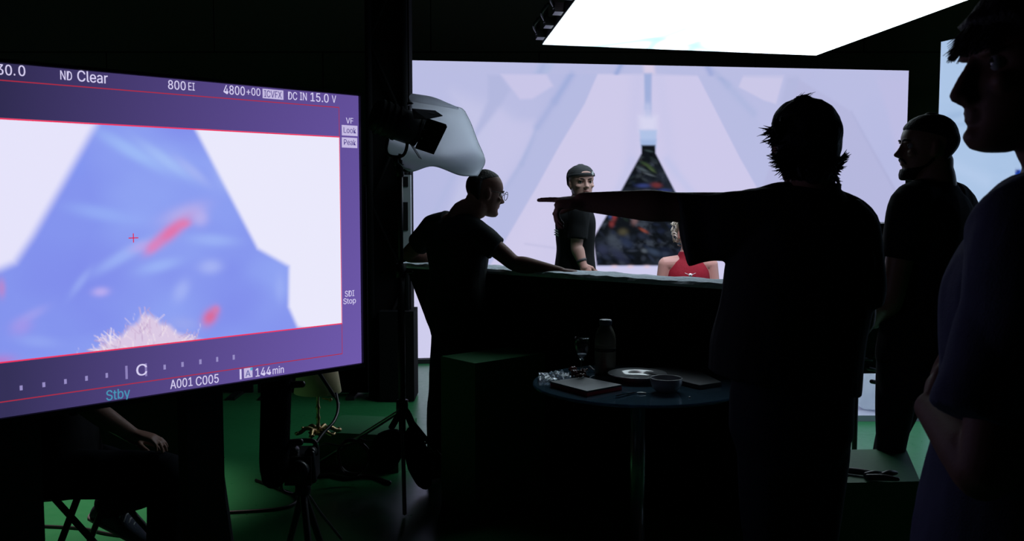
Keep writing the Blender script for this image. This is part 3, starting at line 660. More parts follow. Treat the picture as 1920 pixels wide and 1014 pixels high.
  'k': (381, '110,137 110,212 121,212 284,379 360,379 184,199 177,199 53,0 53,509 114,509 114,0 294,0 148,186 191,229 372,0', '7,9,8 7,1,9 1,10,9 2,4,3 2,13,4 13,5,4 2,12,13 5,14,13 7,0,1 10,2,1 10,12,2 0,5,6 0,14,5 10,11,12 7,14,0 10,14,7 11,14,10'),
  'P': (445, '60,0 60,509 235,509 272,506 305,499 332,487 356,471 375,452 390,430 400,404 407,377 409,348 407,318 400,291 390,265 375,243 356,223 332,207 305,195 272,188 235,186 109,186 109,242 233,242 257,244 279,248 297,256 312,266 324,279 333,294 339,310 343,328 344,348 343,367 339,385 333,402 324,416 312,428 297,439 279,446 257,451 232,452 125,452 125,0', '0,42,1 42,2,1 42,3,2 42,4,3 42,5,4 42,6,5 42,7,6 42,41,7 41,40,7 40,8,7 0,22,42 22,43,42 39,8,40 38,8,39 37,8,38 37,9,8 36,9,37 35,9,36 35,10,9 34,10,35 33,10,34 33,11,10 32,11,33 31,11,32 31,12,11 30,12,31 30,13,12 29,13,30 28,13,29 28,14,13 27,14,28 26,14,27 26,15,14 25,15,26 24,15,25 23,15,24 23,16,15 0,21,22 43,23,22 43,20,23 20,16,23 20,17,16 20,18,17 20,19,18 0,20,21 0,43,20'),
  'S': (447, '224,-9 188,-7 156,-1 128,9 102,23 81,40 64,60 51,83 42,109 38,137 104,137 108,118 114,102 123,88 136,76 150,66 166,59 185,53 204,50 224,49 246,50 267,54 286,60 303,69 317,79 329,92 338,106 344,122 346,139 344,154 340,168 332,179 322,189 310,197 296,205 280,211 263,217 245,222 184,239 145,253 112,269 86,289 67,313 56,341 52,372 54,400 62,425 75,448 92,468 113,484 138,498 165,508 195,514 227,516 259,514 289,508 316,498 340,484 360,468 377,449 390,427 398,403 401,378 337,378 332,402 320,421 302,437 280,449 254,456 225,459 204,457 185,454 167,448 152,440 139,430 129,418 121,405 117,391 115,376 117,359 122,345 131,334 142,324 155,315 169,308 184,302 198,297 212,293 264,279 279,275 295,270 312,264 328,256 344,248 359,238 372,226 384,213 395,198 402,180 407,161 408,139 406,112 399,87 386,64 370,43 349,25 323,11 294,0 261,-7', '52,54,53 51,54,52 51,55,54 50,55,51 50,56,55 49,56,50 49,57,56 48,57,49 48,58,57 48,59,58 47,70,48 70,69,48 69,59,48 68,59,69 47,71,70 67,59,68 47,72,71 66,59,67 66,60,59 46,72,47 46,73,72 46,74,73 65,60,66 46,75,74 65,61,60 45,75,46 64,61,65 45,76,75 45,77,76 64,62,61 63,62,64 44,77,45 44,78,77 44,79,78 43,79,44 43,80,79 43,81,80 42,81,43 42,82,81 42,83,82 42,84,83 41,84,42 41,85,84 41,86,85 41,87,86 41,88,87 40,88,41 40,89,88 40,90,89 40,91,90 39,91,40 39,92,91 39,93,92 38,93,39 38,94,93 37,94,38 37,95,94 37,96,95 36,96,37 35,96,36 35,97,96 34,97,35 33,97,34 33,98,97 32,98,33 31,98,32 31,99,98 30,99,31 29,99,30 29,100,99 28,100,29 27,100,28 27,101,100 8,10,9 8,11,10 26,101,27 8,12,11 26,102,101 7,12,8 25,102,26 7,13,12 24,102,25 7,14,13 24,103,102 6,14,7 23,103,24 6,15,14 22,103,23 6,16,15 22,104,103 21,104,22 5,16,6 5,17,16 20,104,21 5,18,17 19,104,20 5,19,18 5,104,19 5,105,104 4,105,5 4,106,105 3,106,4 3,107,106 2,107,3 2,108,107 1,108,2 1,0,108'),
  'T': (449, '32,452 32,509 417,509 417,452 257,452 257,0 193,0 193,452', '0,2,1 0,3,2 7,3,0 6,4,7 4,3,7 6,5,4'),
  't': (227, '204,379 204,327 6,327 6,379 65,471 126,471 126,98 127,83 130,70 136,61 144,55 156,51 170,50 175,50 180,50 185,51 191,52 197,53 202,54 213,2 207,0 200,-2 192,-3 184,-3 176,-4 168,-4 138,-1 113,7 92,21 77,41 68,64 65,93', '31,5,4 31,6,5 2,0,3 2,1,0 31,7,6 30,7,31 30,8,7 30,9,8 29,9,30 29,10,9 29,11,10 17,19,18 16,19,17 15,19,16 29,12,11 14,19,15 13,19,14 12,19,13 29,19,12 28,19,29 27,19,28 26,19,27 26,20,19 26,21,20 25,21,26 25,22,21 25,23,22 25,24,23'),
  'p': (424, '53,-143 53,379 112,379 112,319 118,319 123,327 130,336 137,346 147,355 158,364 171,373 188,379 207,383 229,384 259,382 287,374 313,361 335,342 354,320 370,293 381,261 388,227 390,189 388,151 381,116 370,84 355,57 336,34 313,16 288,3 260,-6 229,-8 208,-7 189,-3 173,4 159,12 147,21 138,31 130,41 124,50 118,59 114,59 114,-143 220,47 242,49 262,55 279,66 294,80 306,97 316,117 323,139 327,163 328,189 327,215 323,239 316,261 307,281 295,298 280,311 262,322 243,328 220,330 198,328 178,322 161,312 147,299 134,282 125,263 118,241 114,216 113,189 114,162 118,138 125,115 135,95 147,78 162,65 179,55 198,49', '12,14,13 11,14,12 11,15,14 0,2,1 0,3,2 10,15,11 10,16,15 9,16,10 8,16,9 8,17,16 7,17,8 6,17,7 6,61,17 61,18,17 5,61,6 5,62,61 60,18,61 5,63,62 59,18,60 4,63,5 4,64,63 58,18,59 58,19,18 0,4,3 0,68,4 68,67,4 67,66,4 66,65,4 65,64,4 57,19,58 56,19,57 56,20,19 55,20,56 55,21,20 54,21,55 0,69,68 53,21,54 53,22,21 0,70,69 52,22,53 0,71,70 51,22,52 51,23,22 50,23,51 0,72,71 50,24,23 49,24,50 0,73,72 48,24,49 48,25,24 0,41,73 41,74,73 47,25,48 41,75,74 47,26,25 46,26,47 41,76,75 45,26,46 41,40,76 40,77,76 0,42,41 39,77,40 45,27,26 44,27,45 39,78,77 38,78,39 43,27,44 38,43,78 38,27,43 37,27,38 37,28,27 36,28,37 35,28,36 35,29,28 34,29,35 33,29,34 33,30,29 32,30,33 32,31,30'),
  'b': (424, '229,-8 208,-7 189,-3 172,4 159,12 147,21 138,31 130,41 123,50 118,59 112,59 112,0 53,0 53,509 114,509 114,319 118,319 123,327 130,336 137,346 147,355 158,364 171,373 188,379 207,383 229,384 259,382 287,374 313,361 335,342 354,320 370,293 381,261 388,227 390,189 388,151 381,116 370,84 355,57 336,34 313,16 288,3 260,-6 220,47 242,49 262,55 279,66 294,80 306,97 316,117 323,139 327,163 328,189 327,215 323,239 316,261 307,281 295,298 280,311 262,322 243,328 220,330 198,328 178,322 161,312 147,299 134,282 125,263 118,241 114,216 113,189 114,162 118,138 125,115 135,95 147,78 162,65 179,55 198,49', '12,14,13 12,15,14 24,26,25 23,26,24 23,27,26 22,27,23 22,28,27 21,28,22 20,28,21 20,29,28 19,29,20 18,29,19 18,61,29 61,30,29 17,61,18 17,62,61 60,30,61 17,63,62 59,30,60 16,63,17 16,64,63 58,30,59 58,31,30 12,16,15 12,68,16 68,67,16 67,66,16 66,65,16 65,64,16 57,31,58 56,31,57 56,32,31 55,32,56 55,33,32 54,33,55 12,69,68 53,33,54 53,34,33 12,70,69 52,34,53 12,71,70 51,34,52 51,35,34 50,35,51 12,72,71 50,36,35 49,36,50 12,73,72 48,36,49 48,37,36 12,74,73 47,37,48 12,10,74 10,75,74 47,38,37 46,38,47 10,76,75 45,38,46 10,9,76 9,77,76 12,11,10 8,77,9 45,39,38 44,39,45 8,78,77 7,78,8 43,39,44 7,43,78 7,39,43 6,39,7 6,40,39 5,40,6 4,40,5 4,41,40 3,41,4 2,41,3 2,42,41 1,42,2 1,0,42'),
  'y': (389, '47,-139 61,-86 71,-87 83,-89 94,-90 104,-89 113,-86 122,-81 130,-74 138,-64 145,-51 151,-36 163,-1 17,379 84,379 165,155 173,132 180,109 187,87 193,64 199,42 206,21 184,21 190,42 196,64 202,87 209,110 216,132 224,155 305,379 371,379 204,-58 196,-77 187,-93 177,-107 165,-119 153,-128 139,-136 125,-141 109,-144 91,-145 82,-145 73,-144 65,-143 57,-142 52,-140', '12,14,13 12,15,14 28,30,29 28,31,30 12,16,15 27,31,28 26,31,27 12,17,16 25,21,26 21,31,26 12,18,17 24,21,25 12,19,18 23,20,24 20,21,24 12,23,19 23,20,19 12,22,23 12,21,22 12,31,21 11,31,12 10,31,11 9,31,10 9,32,31 8,32,9 7,32,8 7,33,32 6,33,7 0,2,1 5,33,6 0,3,2 4,33,5 0,4,3 0,33,4 0,34,33 0,35,34 0,36,35 0,37,36 0,38,37 45,38,0 44,38,45 44,39,38 43,39,44 42,39,43 42,40,39 41,40,42'),
  'm': (610, '53,0 53,379 112,379 112,295 108,295 114,314 122,331 132,346 144,358 158,368 172,376 187,382 203,385 219,386 245,383 268,375 287,361 303,342 314,320 321,295 312,295 318,312 326,329 337,343 350,356 364,366 381,375 398,381 417,385 437,386 458,385 478,380 497,372 514,361 529,346 541,328 550,307 555,283 557,255 557,0 496,0 496,254 493,279 485,298 473,313 456,323 438,329 419,330 402,329 387,326 374,320 363,312 353,302 345,290 340,277 336,263 335,247 335,0 274,0 274,260 272,280 265,297 253,311 238,322 220,328 199,330 185,329 171,326 158,320 145,312 135,302 126,289 119,274 115,257 114,238 114,0', '12,14,13 28,30,29 11,14,12 27,30,28 27,31,30 11,15,14 10,15,11 26,31,27 26,32,31 0,2,1 0,4,2 4,3,2 9,15,10 25,32,26 9,16,15 25,33,32 8,16,9 24,33,25 8,17,16 24,34,33 7,17,8 23,34,24 23,35,34 6,17,7 22,47,23 47,35,23 6,65,17 65,18,17 5,66,6 66,65,6 64,18,65 22,48,47 46,35,47 5,67,66 22,49,48 21,49,22 45,35,46 45,36,35 63,18,64 5,68,67 21,50,49 44,36,45 62,18,63 5,69,68 62,19,18 21,51,50 4,69,5 43,36,44 20,51,21 4,70,69 20,52,51 61,19,62 43,37,36 20,53,52 4,71,70 42,37,43 60,20,61 20,19,61 0,72,4 72,71,4 60,53,20 60,54,53 42,38,37 59,54,60 41,38,42 59,55,54 0,73,72 59,56,55 58,56,59 0,74,73 41,39,38 40,39,41 58,57,56 0,75,74'),
  'i': (167, '84,443 73,444 63,448 54,455 47,463 43,472 41,483 43,494 47,504 54,512 63,518 73,522 84,524 95,522 105,518 114,512 121,504 125,494 126,483 125,472 121,463 114,455 105,448 95,444 53,0 53,379 114,379 114,0', '24,26,25 24,27,26 11,13,12 10,13,11 10,14,13 9,14,10 9,15,14 8,15,9 8,16,15 7,16,8 7,17,16 6,17,7 6,18,17 5,18,6 5,19,18 4,19,5 4,20,19 3,20,4 3,21,20 2,21,3 2,22,21 1,22,2 1,23,22 0,23,1'),
  'n': (410, '114,227 114,0 53,0 53,379 112,379 112,287 102,287 116,319 132,344 152,362 175,374 200,382 227,384 252,383 275,377 295,369 313,356 328,340 341,321 350,298 355,271 357,240 357,0 296,0 296,235 293,263 286,286 273,304 256,318 235,326 210,329 192,328 176,324 161,317 147,308 136,297 126,283 119,266 115,248', '11,13,12 11,14,13 10,14,11 2,4,3 2,6,4 6,5,4 10,15,14 9,15,10 9,16,15 8,16,9 8,17,16 7,31,8 31,17,8 31,30,17 30,18,17 29,18,30 7,32,31 28,18,29 7,33,32 28,19,18 6,33,7 27,19,28 6,34,33 6,35,34 26,19,27 26,20,19 6,36,35 2,37,6 37,36,6 25,20,26 25,21,20 2,38,37 24,21,25 2,0,38 24,22,21 23,22,24 2,1,0'),
  'A': (480, '16,0 201,509 276,509 463,0 395,0 287,302 280,323 272,346 264,372 255,402 244,438 232,478 245,478 233,437 222,402 213,371 204,345 197,322 191,302 85,0 110,142 110,199 370,199 370,142', '0,11,1 11,2,1 11,12,2 12,3,2 0,21,11 21,13,11 13,10,11 13,10,12 10,22,12 22,3,12 9,22,10 21,14,13 8,22,9 21,15,14 7,22,8 21,16,15 6,22,7 21,17,16 5,22,6 21,18,17 21,20,18 20,19,18 4,23,5 23,22,5 0,20,21 20,22,21 20,23,22 23,3,22 0,19,20 4,3,23'),
  '5': (453, '221,-7 192,-5 165,1 140,11 118,25 99,41 83,60 71,82 63,105 60,130 122,130 125,115 130,102 138,89 148,78 160,68 173,60 188,54 204,51 221,50 241,51 259,56 276,64 291,75 304,89 314,104 322,122 326,141 328,162 326,183 321,203 314,221 303,237 290,251 275,262 257,270 238,275 218,277 201,276 184,273 167,268 152,262 139,255 128,246 67,253 96,509 366,509 366,452 151,452 134,301 136,301 148,311 162,318 178,325 194,330 212,333 229,334 252,332 274,328 294,321 313,311 330,299 345,285 358,269 370,251 379,231 386,210 390,187 391,163 388,132 381,102 369,76 352,52 332,32 309,15 282,3 253,-4', '44,48,45 48,46,45 48,47,46 44,49,48 55,57,56 54,57,55 54,58,57 53,58,54 53,59,58 52,59,53 52,60,59 51,60,52 51,61,60 50,61,51 44,50,49 44,61,50 44,39,61 39,38,61 38,62,61 38,37,62 37,63,62 36,63,37 35,63,36 44,40,39 34,63,35 34,64,63 44,41,40 44,42,41 33,64,34 44,43,42 33,65,64 32,65,33 31,65,32 31,66,65 30,66,31 30,67,66 29,67,30 29,68,67 28,68,29 28,69,68 27,69,28 26,69,27 26,70,69 8,10,9 8,11,10 25,70,26 8,12,11 7,12,8 24,70,25 24,71,70 7,13,12 7,14,13 23,71,24 6,14,7 6,15,14 23,72,71 22,72,23 6,16,15 21,72,22 6,17,16 5,17,6 20,72,21 5,18,17 20,73,72 19,73,20 5,19,18 5,73,19 4,73,5 4,74,73 3,74,4 3,75,74 2,75,3 2,76,75 1,76,2 1,0,76'),
}
# ------------------------------------------------------------------ the big monitor at left
mR = at(672, 180, 2.89)
mTRz, mBRz = at(672, 180, 2.89).z, at(672, 680, 2.89).z
q0 = at(0, 400, 2.17)
mU = Vector((mR.x - q0.x, mR.y - q0.y, 0)).normalized()
MW, MH = 1.43, mTRz - mBRz
mTL = Vector((mR.x, mR.y, mTRz)) - mU * MW
mon = thing('monitor', 'big flat monitor on a black two-post stand showing the blue camera picture', 'monitor', Vector((mR.x, mR.y, 0)) - mU * MW / 2)
c4 = Canvas(mTL, mU, (0, 0, -1), MW, MH, 480, 270)
gx = np.clip((c4.gu - c4.uv(0, 400)[0]) / (MW - c4.uv(0, 400)[0]), 0, 1)[..., None]
gy = (c4.gv / MH)[..., None]
c4.c[:] = lin((50, 46, 84)) * (1 - gx) ** 1.2 + lin((104, 84, 162)) * (1 - (1 - gx) ** 1.2)  # viewing-angle dimming painted into the display colour, darker at the left
c4.c *= (1.0 + 0.25 * (gy - 0.5))
hud = c4.c.copy()
vt = np.mean([c4.uv(0, 222)[1], c4.uv(300, 239)[1], c4.uv(638, 257)[1]])
vb = np.mean([c4.uv(0, 684)[1], c4.uv(300, 645)[1], c4.uv(638, 604)[1]])
ur = c4.uv(638, 400)[0]
uc = c4.uv(250, 446)[0]
ul = 2 * uc - ur                         # the picture is centred on the red cross
c4.fill((132, 148, 238))
n = fbm(c4.gu * 4, c4.gv * 5, 12, 3)
c4.mix(np.clip((n - 0.40) * 2.0, 0, 1) * 0.7, (150, 172, 246))
n = fbm(c4.gu * 3 + 5, c4.gv * 4, 31, 3)
c4.mix(np.clip((n - 0.48) * 3.0, 0, 1) * 0.6, (122, 130, 232))
for px, py, rx, ry, c, an, a in [(250, 285, 70, 14, (160, 190, 248), 0.5, 0.8), (310, 300, 60, 12, (168, 196, 248), 0.6, 0.7), (360, 320, 40, 10, (172, 186, 244), 0.7, 0.6), (190, 400, 60, 14, (150, 176, 247), 0.2, 0.7),
                                 (230, 480, 60, 12, (160, 184, 248), -0.5, 0.7), (300, 498, 40, 12, (158, 184, 248), -0.2, 0.7), (400, 450, 45, 12, (158, 182, 247), 0.1, 0.7), (395, 500, 22, 14, (172, 186, 246), 0, 0.7), (340, 545, 14, 22, (166, 182, 246), 0.5, 0.7),
                                 (60, 590, 30, 10, (160, 160, 238), -0.4, 0.7), (70, 640, 40, 12, (150, 170, 244), 0.2, 0.6), (150, 530, 30, 8, (160, 180, 246), -0.9, 0.5), (420, 330, 20, 30, (168, 184, 245), -0.4, 0.5), (525, 540, 10, 26, (160, 178, 246), 0, 0.5), (130, 305, 30, 30, (128, 150, 242), 0, 0.6),
                                 (345, 400, 44, 16, (178, 172, 236), -0.35, 0.9), (375, 408, 16, 16, (186, 178, 238), 0.2, 0.8), (265, 462, 22, 10, (180, 166, 236), -0.3, 0.8),
                                 (320, 435, 40, 13, (226, 116, 170), -0.65, 0.95), (288, 462, 20, 10, (222, 128, 186), -0.7, 0.8), (345, 420, 14, 8, (228, 122, 172), -0.2, 0.7), (394, 594, 18, 13, (218, 106, 152), -0.9, 0.95), (405, 580, 8, 8, (220, 120, 164), 0, 0.6),
                                 (189, 547, 16, 9, (184, 172, 240), 0, 0.9), (3, 540, 8, 18, (200, 130, 190), 0, 0.6), (0, 680, 30, 14, (196, 110, 190), 0, 0.6), (40, 612, 22, 16, (170, 150, 232), -0.3, 0.6), (345, 608, 30, 14, (160, 170, 236), 0.2, 0.5)]:
    c4.blob(px, py, rx, ry, c, an, a, 1.2)
c4.poly([(182, 230), (170, 250), (120, 340), (61.5, 442), (28, 492), (0, 504), (-400, 640), (-900, 500), (-900, -200), (0, 200)], (230, 228, 251), 0.016)
c4.poly([(365, 238), (367, 244), (426, 357), (483, 466), (542, 499), (541, 575), (558, 613), (660, 640), (660, 200)], (234, 233, 252), 0.010)
# the pale hair of the performer at the lower edge of the picture
rr_ = random.Random(9)
hair = [(165, 672), (190, 648), (206, 636), (228, 630), (244, 612), (258, 606), (266, 592), (280, 590), (292, 596), (300, 606), (318, 610), (332, 624), (352, 630), (384, 640), (400, 700), (100, 740)]
c4.poly(hair, (222, 203, 228), 0.010, 0.95)
for k in range(150):
    t = rr_.random(); x = 180 + 190 * t; top_ = 640 - 46 * math.exp(-((x - 275) / 45) ** 2)
    y = rr_.uniform(top_ - 4, 672)
    L = rr_.uniform(8, 22); an = rr_.uniform(-2.4, -0.7) + (x - 275) / 120
    c4.line((x, y), (x + L * math.cos(an), y + L * math.sin(an)), rr_.uniform(0.7, 1.3), rr_.choice([(242, 230, 240), (205, 178, 212), (232, 214, 232), (188, 160, 200)]), 0.75)
for px, py in ((145, 664), (196, 640), (370, 630), (374, 618), (250, 600)):
    c4.line((px, py), (px + 2, py - 12), 0.8, (205, 200, 240), 0.6)
pic = (c4.gv > vt) & (c4.gv < vb) & (c4.gu < ur) & (c4.gu > ul)
c4.c[:] = np.where(pic[..., None], c4.c, hud)
c4.mesh('screen', screen_mat('monitor_content', 1.0), mon)
mn = Vector((mU.y, -mU.x, 0))            # out of the screen towards the viewer
Rm = basis(mU, -mn, Vector((0, 0, 1)))
mC = mTL + mU * MW / 2 - Vector((0, 0, MH / 2))
obj('housing', box(NB(), mC - mn * 0.036, (MW + 0.012, 0.068, MH + 0.016), Rm), M['black_plastic'], mon, bevel=0.004)
for s, hgt, wdt, dx, dz in ((1, MH + 0.016, 0.007, MW / 2 + 0.0045, 0), (-1, MH + 0.016, 0.007, -MW / 2 - 0.0045, 0), (2, 0.008, MW + 0.016, 0, MH / 2 + 0.005), (3, 0.012, MW + 0.016, 0, -MH / 2 - 0.007)):
    obj('bezel', box(NB(), mC + mU * dx + Vector((0, 0, dz)) + mn * 0.002, (wdt, 0.012, hgt), Rm), M['black_plastic'], mon)
def mp(u, v, lift): return mTL + mU * u - Vector((0, 0, v)) + mn * lift
def mrect(name, u0, v0, u1, v1, m, lift=0.0006, slant=0):
    b = NB()
    vs = [b.verts.new(p) for p in (mp(u0, v0, lift), mp(u0, v1, lift), mp(u1, v1, lift), mp(u1, v0, lift))]
    b.faces.new(vs)
    return obj(name, b, m, mon)
E = {}
def em(c, k=1.0):
    key = (tuple(c), k)
    if key not in E: E[key] = emit_mat('screen_light', tuple(float(x) for x in lin(c)), k)
    return E[key]
RED, RED2, WHITE, GREY = em((238, 52, 96)), em((176, 44, 66)), em((214, 206, 242)), em((150, 140, 196))
def hline(v, u0, u1, th, m): mrect('guide_line', u0, v - th / 2, u1, v + th / 2, m)
def vline(u, v0, v1, th, m): mrect('guide_line', u - th / 2, v0, u + th / 2, v1, m)
hline(vt, ul, ur, 0.0034, RED); hline(vb, ul, ur, 0.0034, RED); vline(ur, vt, vb, 0.0020, RED); vline(ul, vt, vb, 0.0020, RED)
vo0 = np.mean([c4.uv(0, 150)[1], c4.uv(320, 176)[1], c4.uv(638, 202)[1]])
vo1 = np.mean([c4.uv(0, 757)[1], c4.uv(320, 710)[1], c4.uv(638, 660)[1]])
hline(vo0, ul, ur, 0.0024, RED2); hline(vo1, ul, ur, 0.0024, RED2)
vline(ur, vo0, vt, 0.0018, RED2); vline(ur, vb, vo1, 0.0018, RED2)
cu, cvv = c4.uv(250, 446)
b = NB()
for a, c in ((0.0125, 0.0013), (0.0013, 0.0115)):
    vs = [b.verts.new(mp(cu + x * a, cvv + y * c, 0.0006 + 0.0002 * (a > c))) for x, y in ((-1, -1), (-1, 1), (1, 1), (1, -1))]
    b.faces.new(vs)
obj('crosshair', b, em((214, 40, 80)), mon)
def lettering(text, x0, x1, ybase, hpx, m, lift=0.0009):
    """text whose capitals start at photo column x0, end at x1, stand on ybase and are hpx tall there"""
    vs, fs, pen = [], [], 0
    for ch in text:
        adv, v, f = GLYPH[ch]
        for dx in (-8, 8):                      # two passes give the medium weight
            k0 = len(vs)
            vs += [(pen + dx + int(a.split(',')[0]), int(a.split(',')[1])) for a in v.split()]
            fs += [[k0 + int(q) for q in a.split(',')] for a in f.split()]
        pen += adv
    co = np.array(vs, dtype=float)
    xa, xb = co[:, 0].min(), co[:, 0].max()
    xm = (x0 + x1) / 2
    u0, u1 = c4.uv(x0, ybase)[0], c4.uv(x1, ybase)[0]
    v1 = c4.uv(xm, ybase)[1]; v0 = c4.uv(xm, ybase - hpx)[1]
    me = bpy.data.meshes.new('lettering')
    me.from_pydata([mp(u0 + (c[0] - xa) / (xb - xa) * (u1 - u0), v1 - c[1] / 509 * (v1 - v0), lift) for c in co], [], fs)
    return finish(me, 'lettering', m, mon, False)
lettering('30', -6, 22.5, 140.5, 19.5, WHITE)
lettering('.', 25.5, 28.5, 141.5, 19.5, WHITE)
lettering('0', 34.5, 47.5, 142.5, 19.5, WHITE)
lettering('ND', 113, 135, 150, 17, WHITE)
lettering('Clear', 145, 202, 154.5, 20, WHITE)
lettering('800', 315, 348, 168, 16.5, WHITE)
lettering('EI', 353, 365, 169.5, 14.5, WHITE)
lettering('4800', 419, 459, 177.5, 16.5, WHITE)
lettering('+00', 462, 488, 179, 14, WHITE)
lettering('DC', 540, 557, 187, 14.5, WHITE)
lettering('IN', 562, 575, 188, 14.5, WHITE)
lettering('15.0', 582, 616, 191, 16, WHITE)
lettering('V', 622, 630, 192.5, 13.5, WHITE)
def tag_box(x0, x1, y0, y1, m, lift=0.0006):
    xm = (x0 + x1) / 2
    return mrect('tag', c4.uv(x0, y0)[0], c4.uv(xm, y0)[1], c4.uv(x1, y0)[0], c4.uv(xm, y1)[1], m, lift)
PALE = em((196, 186, 226)); DARKT = em((84, 70, 140))
tag_box(492, 531, 168, 185.5, PALE)
lettering('ICVFX', 495, 528, 183, 12.5, DARKT)
lettering('VF', 648.5, 662, 231.5, 10.5, WHITE)
tag_box(640.5, 670, 235, 254.5, PALE); lettering('Look', 644, 667.5, 249.5, 10.5, DARKT)
tag_box(640.5, 669.5, 258, 277, PALE); lettering('Peak', 644.5, 667, 272, 10.5, DARKT)
lettering('SDI', 646.5, 664, 555.5, 11, WHITE)
lettering('Stop', 643.5, 667, 569, 10.5, WHITE)
lettering('Stby', 199, 244, 747.5, 18.5, em((70, 148, 182)))
lettering('A001', 319, 361, 726, 16.5, WHITE)
lettering('C005', 367, 410, 720, 16.5, WHITE)
lettering('144', 479, 508, 704, 15.5, WHITE)
lettering('min', 511, 532, 700, 13.5, WHITE)
tag_box(457, 473, 689.5, 708, PALE); lettering('A', 460, 469.5, 705.5, 11.5, em((92, 92, 160)), 0.0009)
tag_box(469, 473, 689, 694, em((80, 170, 200)), 0.0010)
tag_box(449, 452.5, 692, 711, WHITE)
lettering('C', 255.5, 276, 703.5, 21, WHITE)
for x, y, wpx, h in ((39.5, 727, 5.5, 9), (82, 721, 5.5, 9), (122.5, 715, 5, 9), (162, 709, 5, 9), (200, 703.5, 4.5, 9), (237, 698, 4.5, 25), (273.5, 693, 4, 24), (308.5, 688, 4.5, 9), (342, 683, 4.5, 9), (375.5, 678, 4.5, 9), (407, 673.5, 4, 9), (438, 669.5, 4, 9)):
    u0, u1 = c4.uv(x - wpx / 2, y)[0], c4.uv(x + wpx / 2, y)[0]
    mrect('tick', u0, c4.uv(x, y - h / 2)[1], u1, c4.uv(x, y + h / 2)[1], GREY if h < 12 else em((140, 128, 186)), 0.0007)
# stand: two broad posts, a crossbar and feet
for s in (-1, 1):
    p = mC + mU * s * 0.2425 - mn * 0.11
    obj('post', box(NB(), Vector((p.x, p.y, 0.06 + 0.62)), (0.108, 0.055, 1.24), Rm), M['black_metal'], mon, bevel=0.012)
    q = Vector((p.x, p.y, 0.03))
    obj('foot', box(NB(), q - mn * 0.05, (0.09, 0.72, 0.05), Rm), M['black_metal'], mon, bevel=0.01)
    bb = NB()
    tube(bb, [q + mU * s * 0.05 + Vector((0, 0, 0.72)) - mn * 0.02, q + mU * s * 0.16 - mn * 0.06 + Vector((0, 0, 0.0))], 0.022, 12)
    obj('strut', bb, M['black_metal'], mon)
obj('crossbar', box(NB(), mC - mn * 0.085 - Vector((0, 0, 0.06)), (0.62, 0.03, 0.1), Rm), M['black_metal'], mon)

# ------------------------------------------------------------------ set wall with the foam rim
H0, H1 = at(752, 492, 5.41), at(1352, 531, 4.14)
zr = 1.5 - 0.37
H0.z = H1.z = zr
hd = (H1 - H0); hd.z = 0; hd.normalize()
hn = Vector((-hd.y, hd.x, 0))            # away from the camera
if hn.y < 0: hn = -hn
Hend = H0 + hd * 2.3
hull = thing('set_wall', 'long dark set wall with slanted end and a rough white foam rim', 'set piece', Vector((H0.x, H0.y, 0)) + hd * 1.15)
b = NB()
zt = zr - 0.025
low0 = at(835, 790, 5.30)
N = 14
rings = []
for k in range(N + 1):
    t = k / N
    top = H0 + (Hend - H0) * t
    bot = (H0 + hd * 0.52) + (Hend - H0 - hd * 0.52) * t
    top.z = zt
    pts = [Vector((bot.x, bot.y, 0.0005)) + hn * 0.16, Vector((bot.x, bot.y, 0.25)) + hn * 0.10 - hd * 0.12 * (1 - t), (top + hn * 0.035) * 1.0, top + hn * 0.19, Vector((bot.x, bot.y, 0.0005)) + hn * 0.24]
    pts[2].z = zt
    rings.append([b.verts.new(p) for p in pts])
for a, c in zip(rings[:-1], rings[1:]):
    for i in range(5): b.faces.new((a[i], a[(i + 1) % 5], c[(i + 1) % 5], c[i]))
b.faces.new(rings[0]); b.faces.new(rings[-1][::-1])
obj('hull', b, M['set_hull'], hull)
b = NB()
nseg = 90
rings = []
for k in range(nseg + 1):
    p = H0 + (Hend - H0) * (k / nseg) - hd * 0.01
    jit = lambda s, a: a * noise.noise(Vector((k * 0.35 + s * 9.1, s * 3.3, 0.7)))
    rr_ = [(-0.003, -0.028), (-0.008 + jit(1, .008), -0.016), (-0.003 + jit(2, .008), -0.003 + jit(3, .007)), (0.07, 0.003 + jit(4, .008)), (0.14, 0.003 + jit(5, .008)), (0.205 + jit(6, .008), -0.006), (0.20, -0.028)]
    rings.append([b.verts.new(p + hn * x + Vector((0, 0, y))) for x, y in rr_])
for a, c in zip(rings[:-1], rings[1:]):
    for i in range(7): b.faces.new((a[i], a[(i + 1) % 7], c[(i + 1) % 7], c[i]))
b.faces.new(rings[0]); b.faces.new(rings[-1][::-1])
obj('foam_rim', b, M['foam'], hull)

# ------------------------------------------------------------------ green boxes
def green_box(label, A, B_, dep, h, z0=0.0, group=None):
    """A, B_: front corners on plan; dep: depth vector"""
    A, B_, d = Vector((A[0], A[1], 0)), Vector((B_[0], B_[1], 0)), Vector((dep[0], dep[1], 0))
    t = thing('green_box', label, 'box', (A + B_ + d) / 2, group)
    b = NB()
    lo = [A, B_, B_ + d, A + d]
    hexa(b, [p + Vector((0, 0, z0)) for p in lo], [p + Vector((0, 0, h)) for p in lo])
    obj('body', b, M['green_paint'], t, bevel=0.006)
    return t
gb = green_box('tall green painted box standing between man with glasses and glass table', (-0.169, 4.35), (0.16, 4.64), (-0.172, 0.203), 0.74)
g2 = green_box('low green painted box carrying the table lamp', (-1.07, 5.22), (-0.62, 5.14), (0.06, 0.42), 0.205)
g3 = green_box('low dark green platform box at right with small black tools lying on it', (1.145, 3.30), (1.44, 3.32), (0.13, 0.44), 0.5)
b = NB()
q = on_z(1592, 884, 0.5)
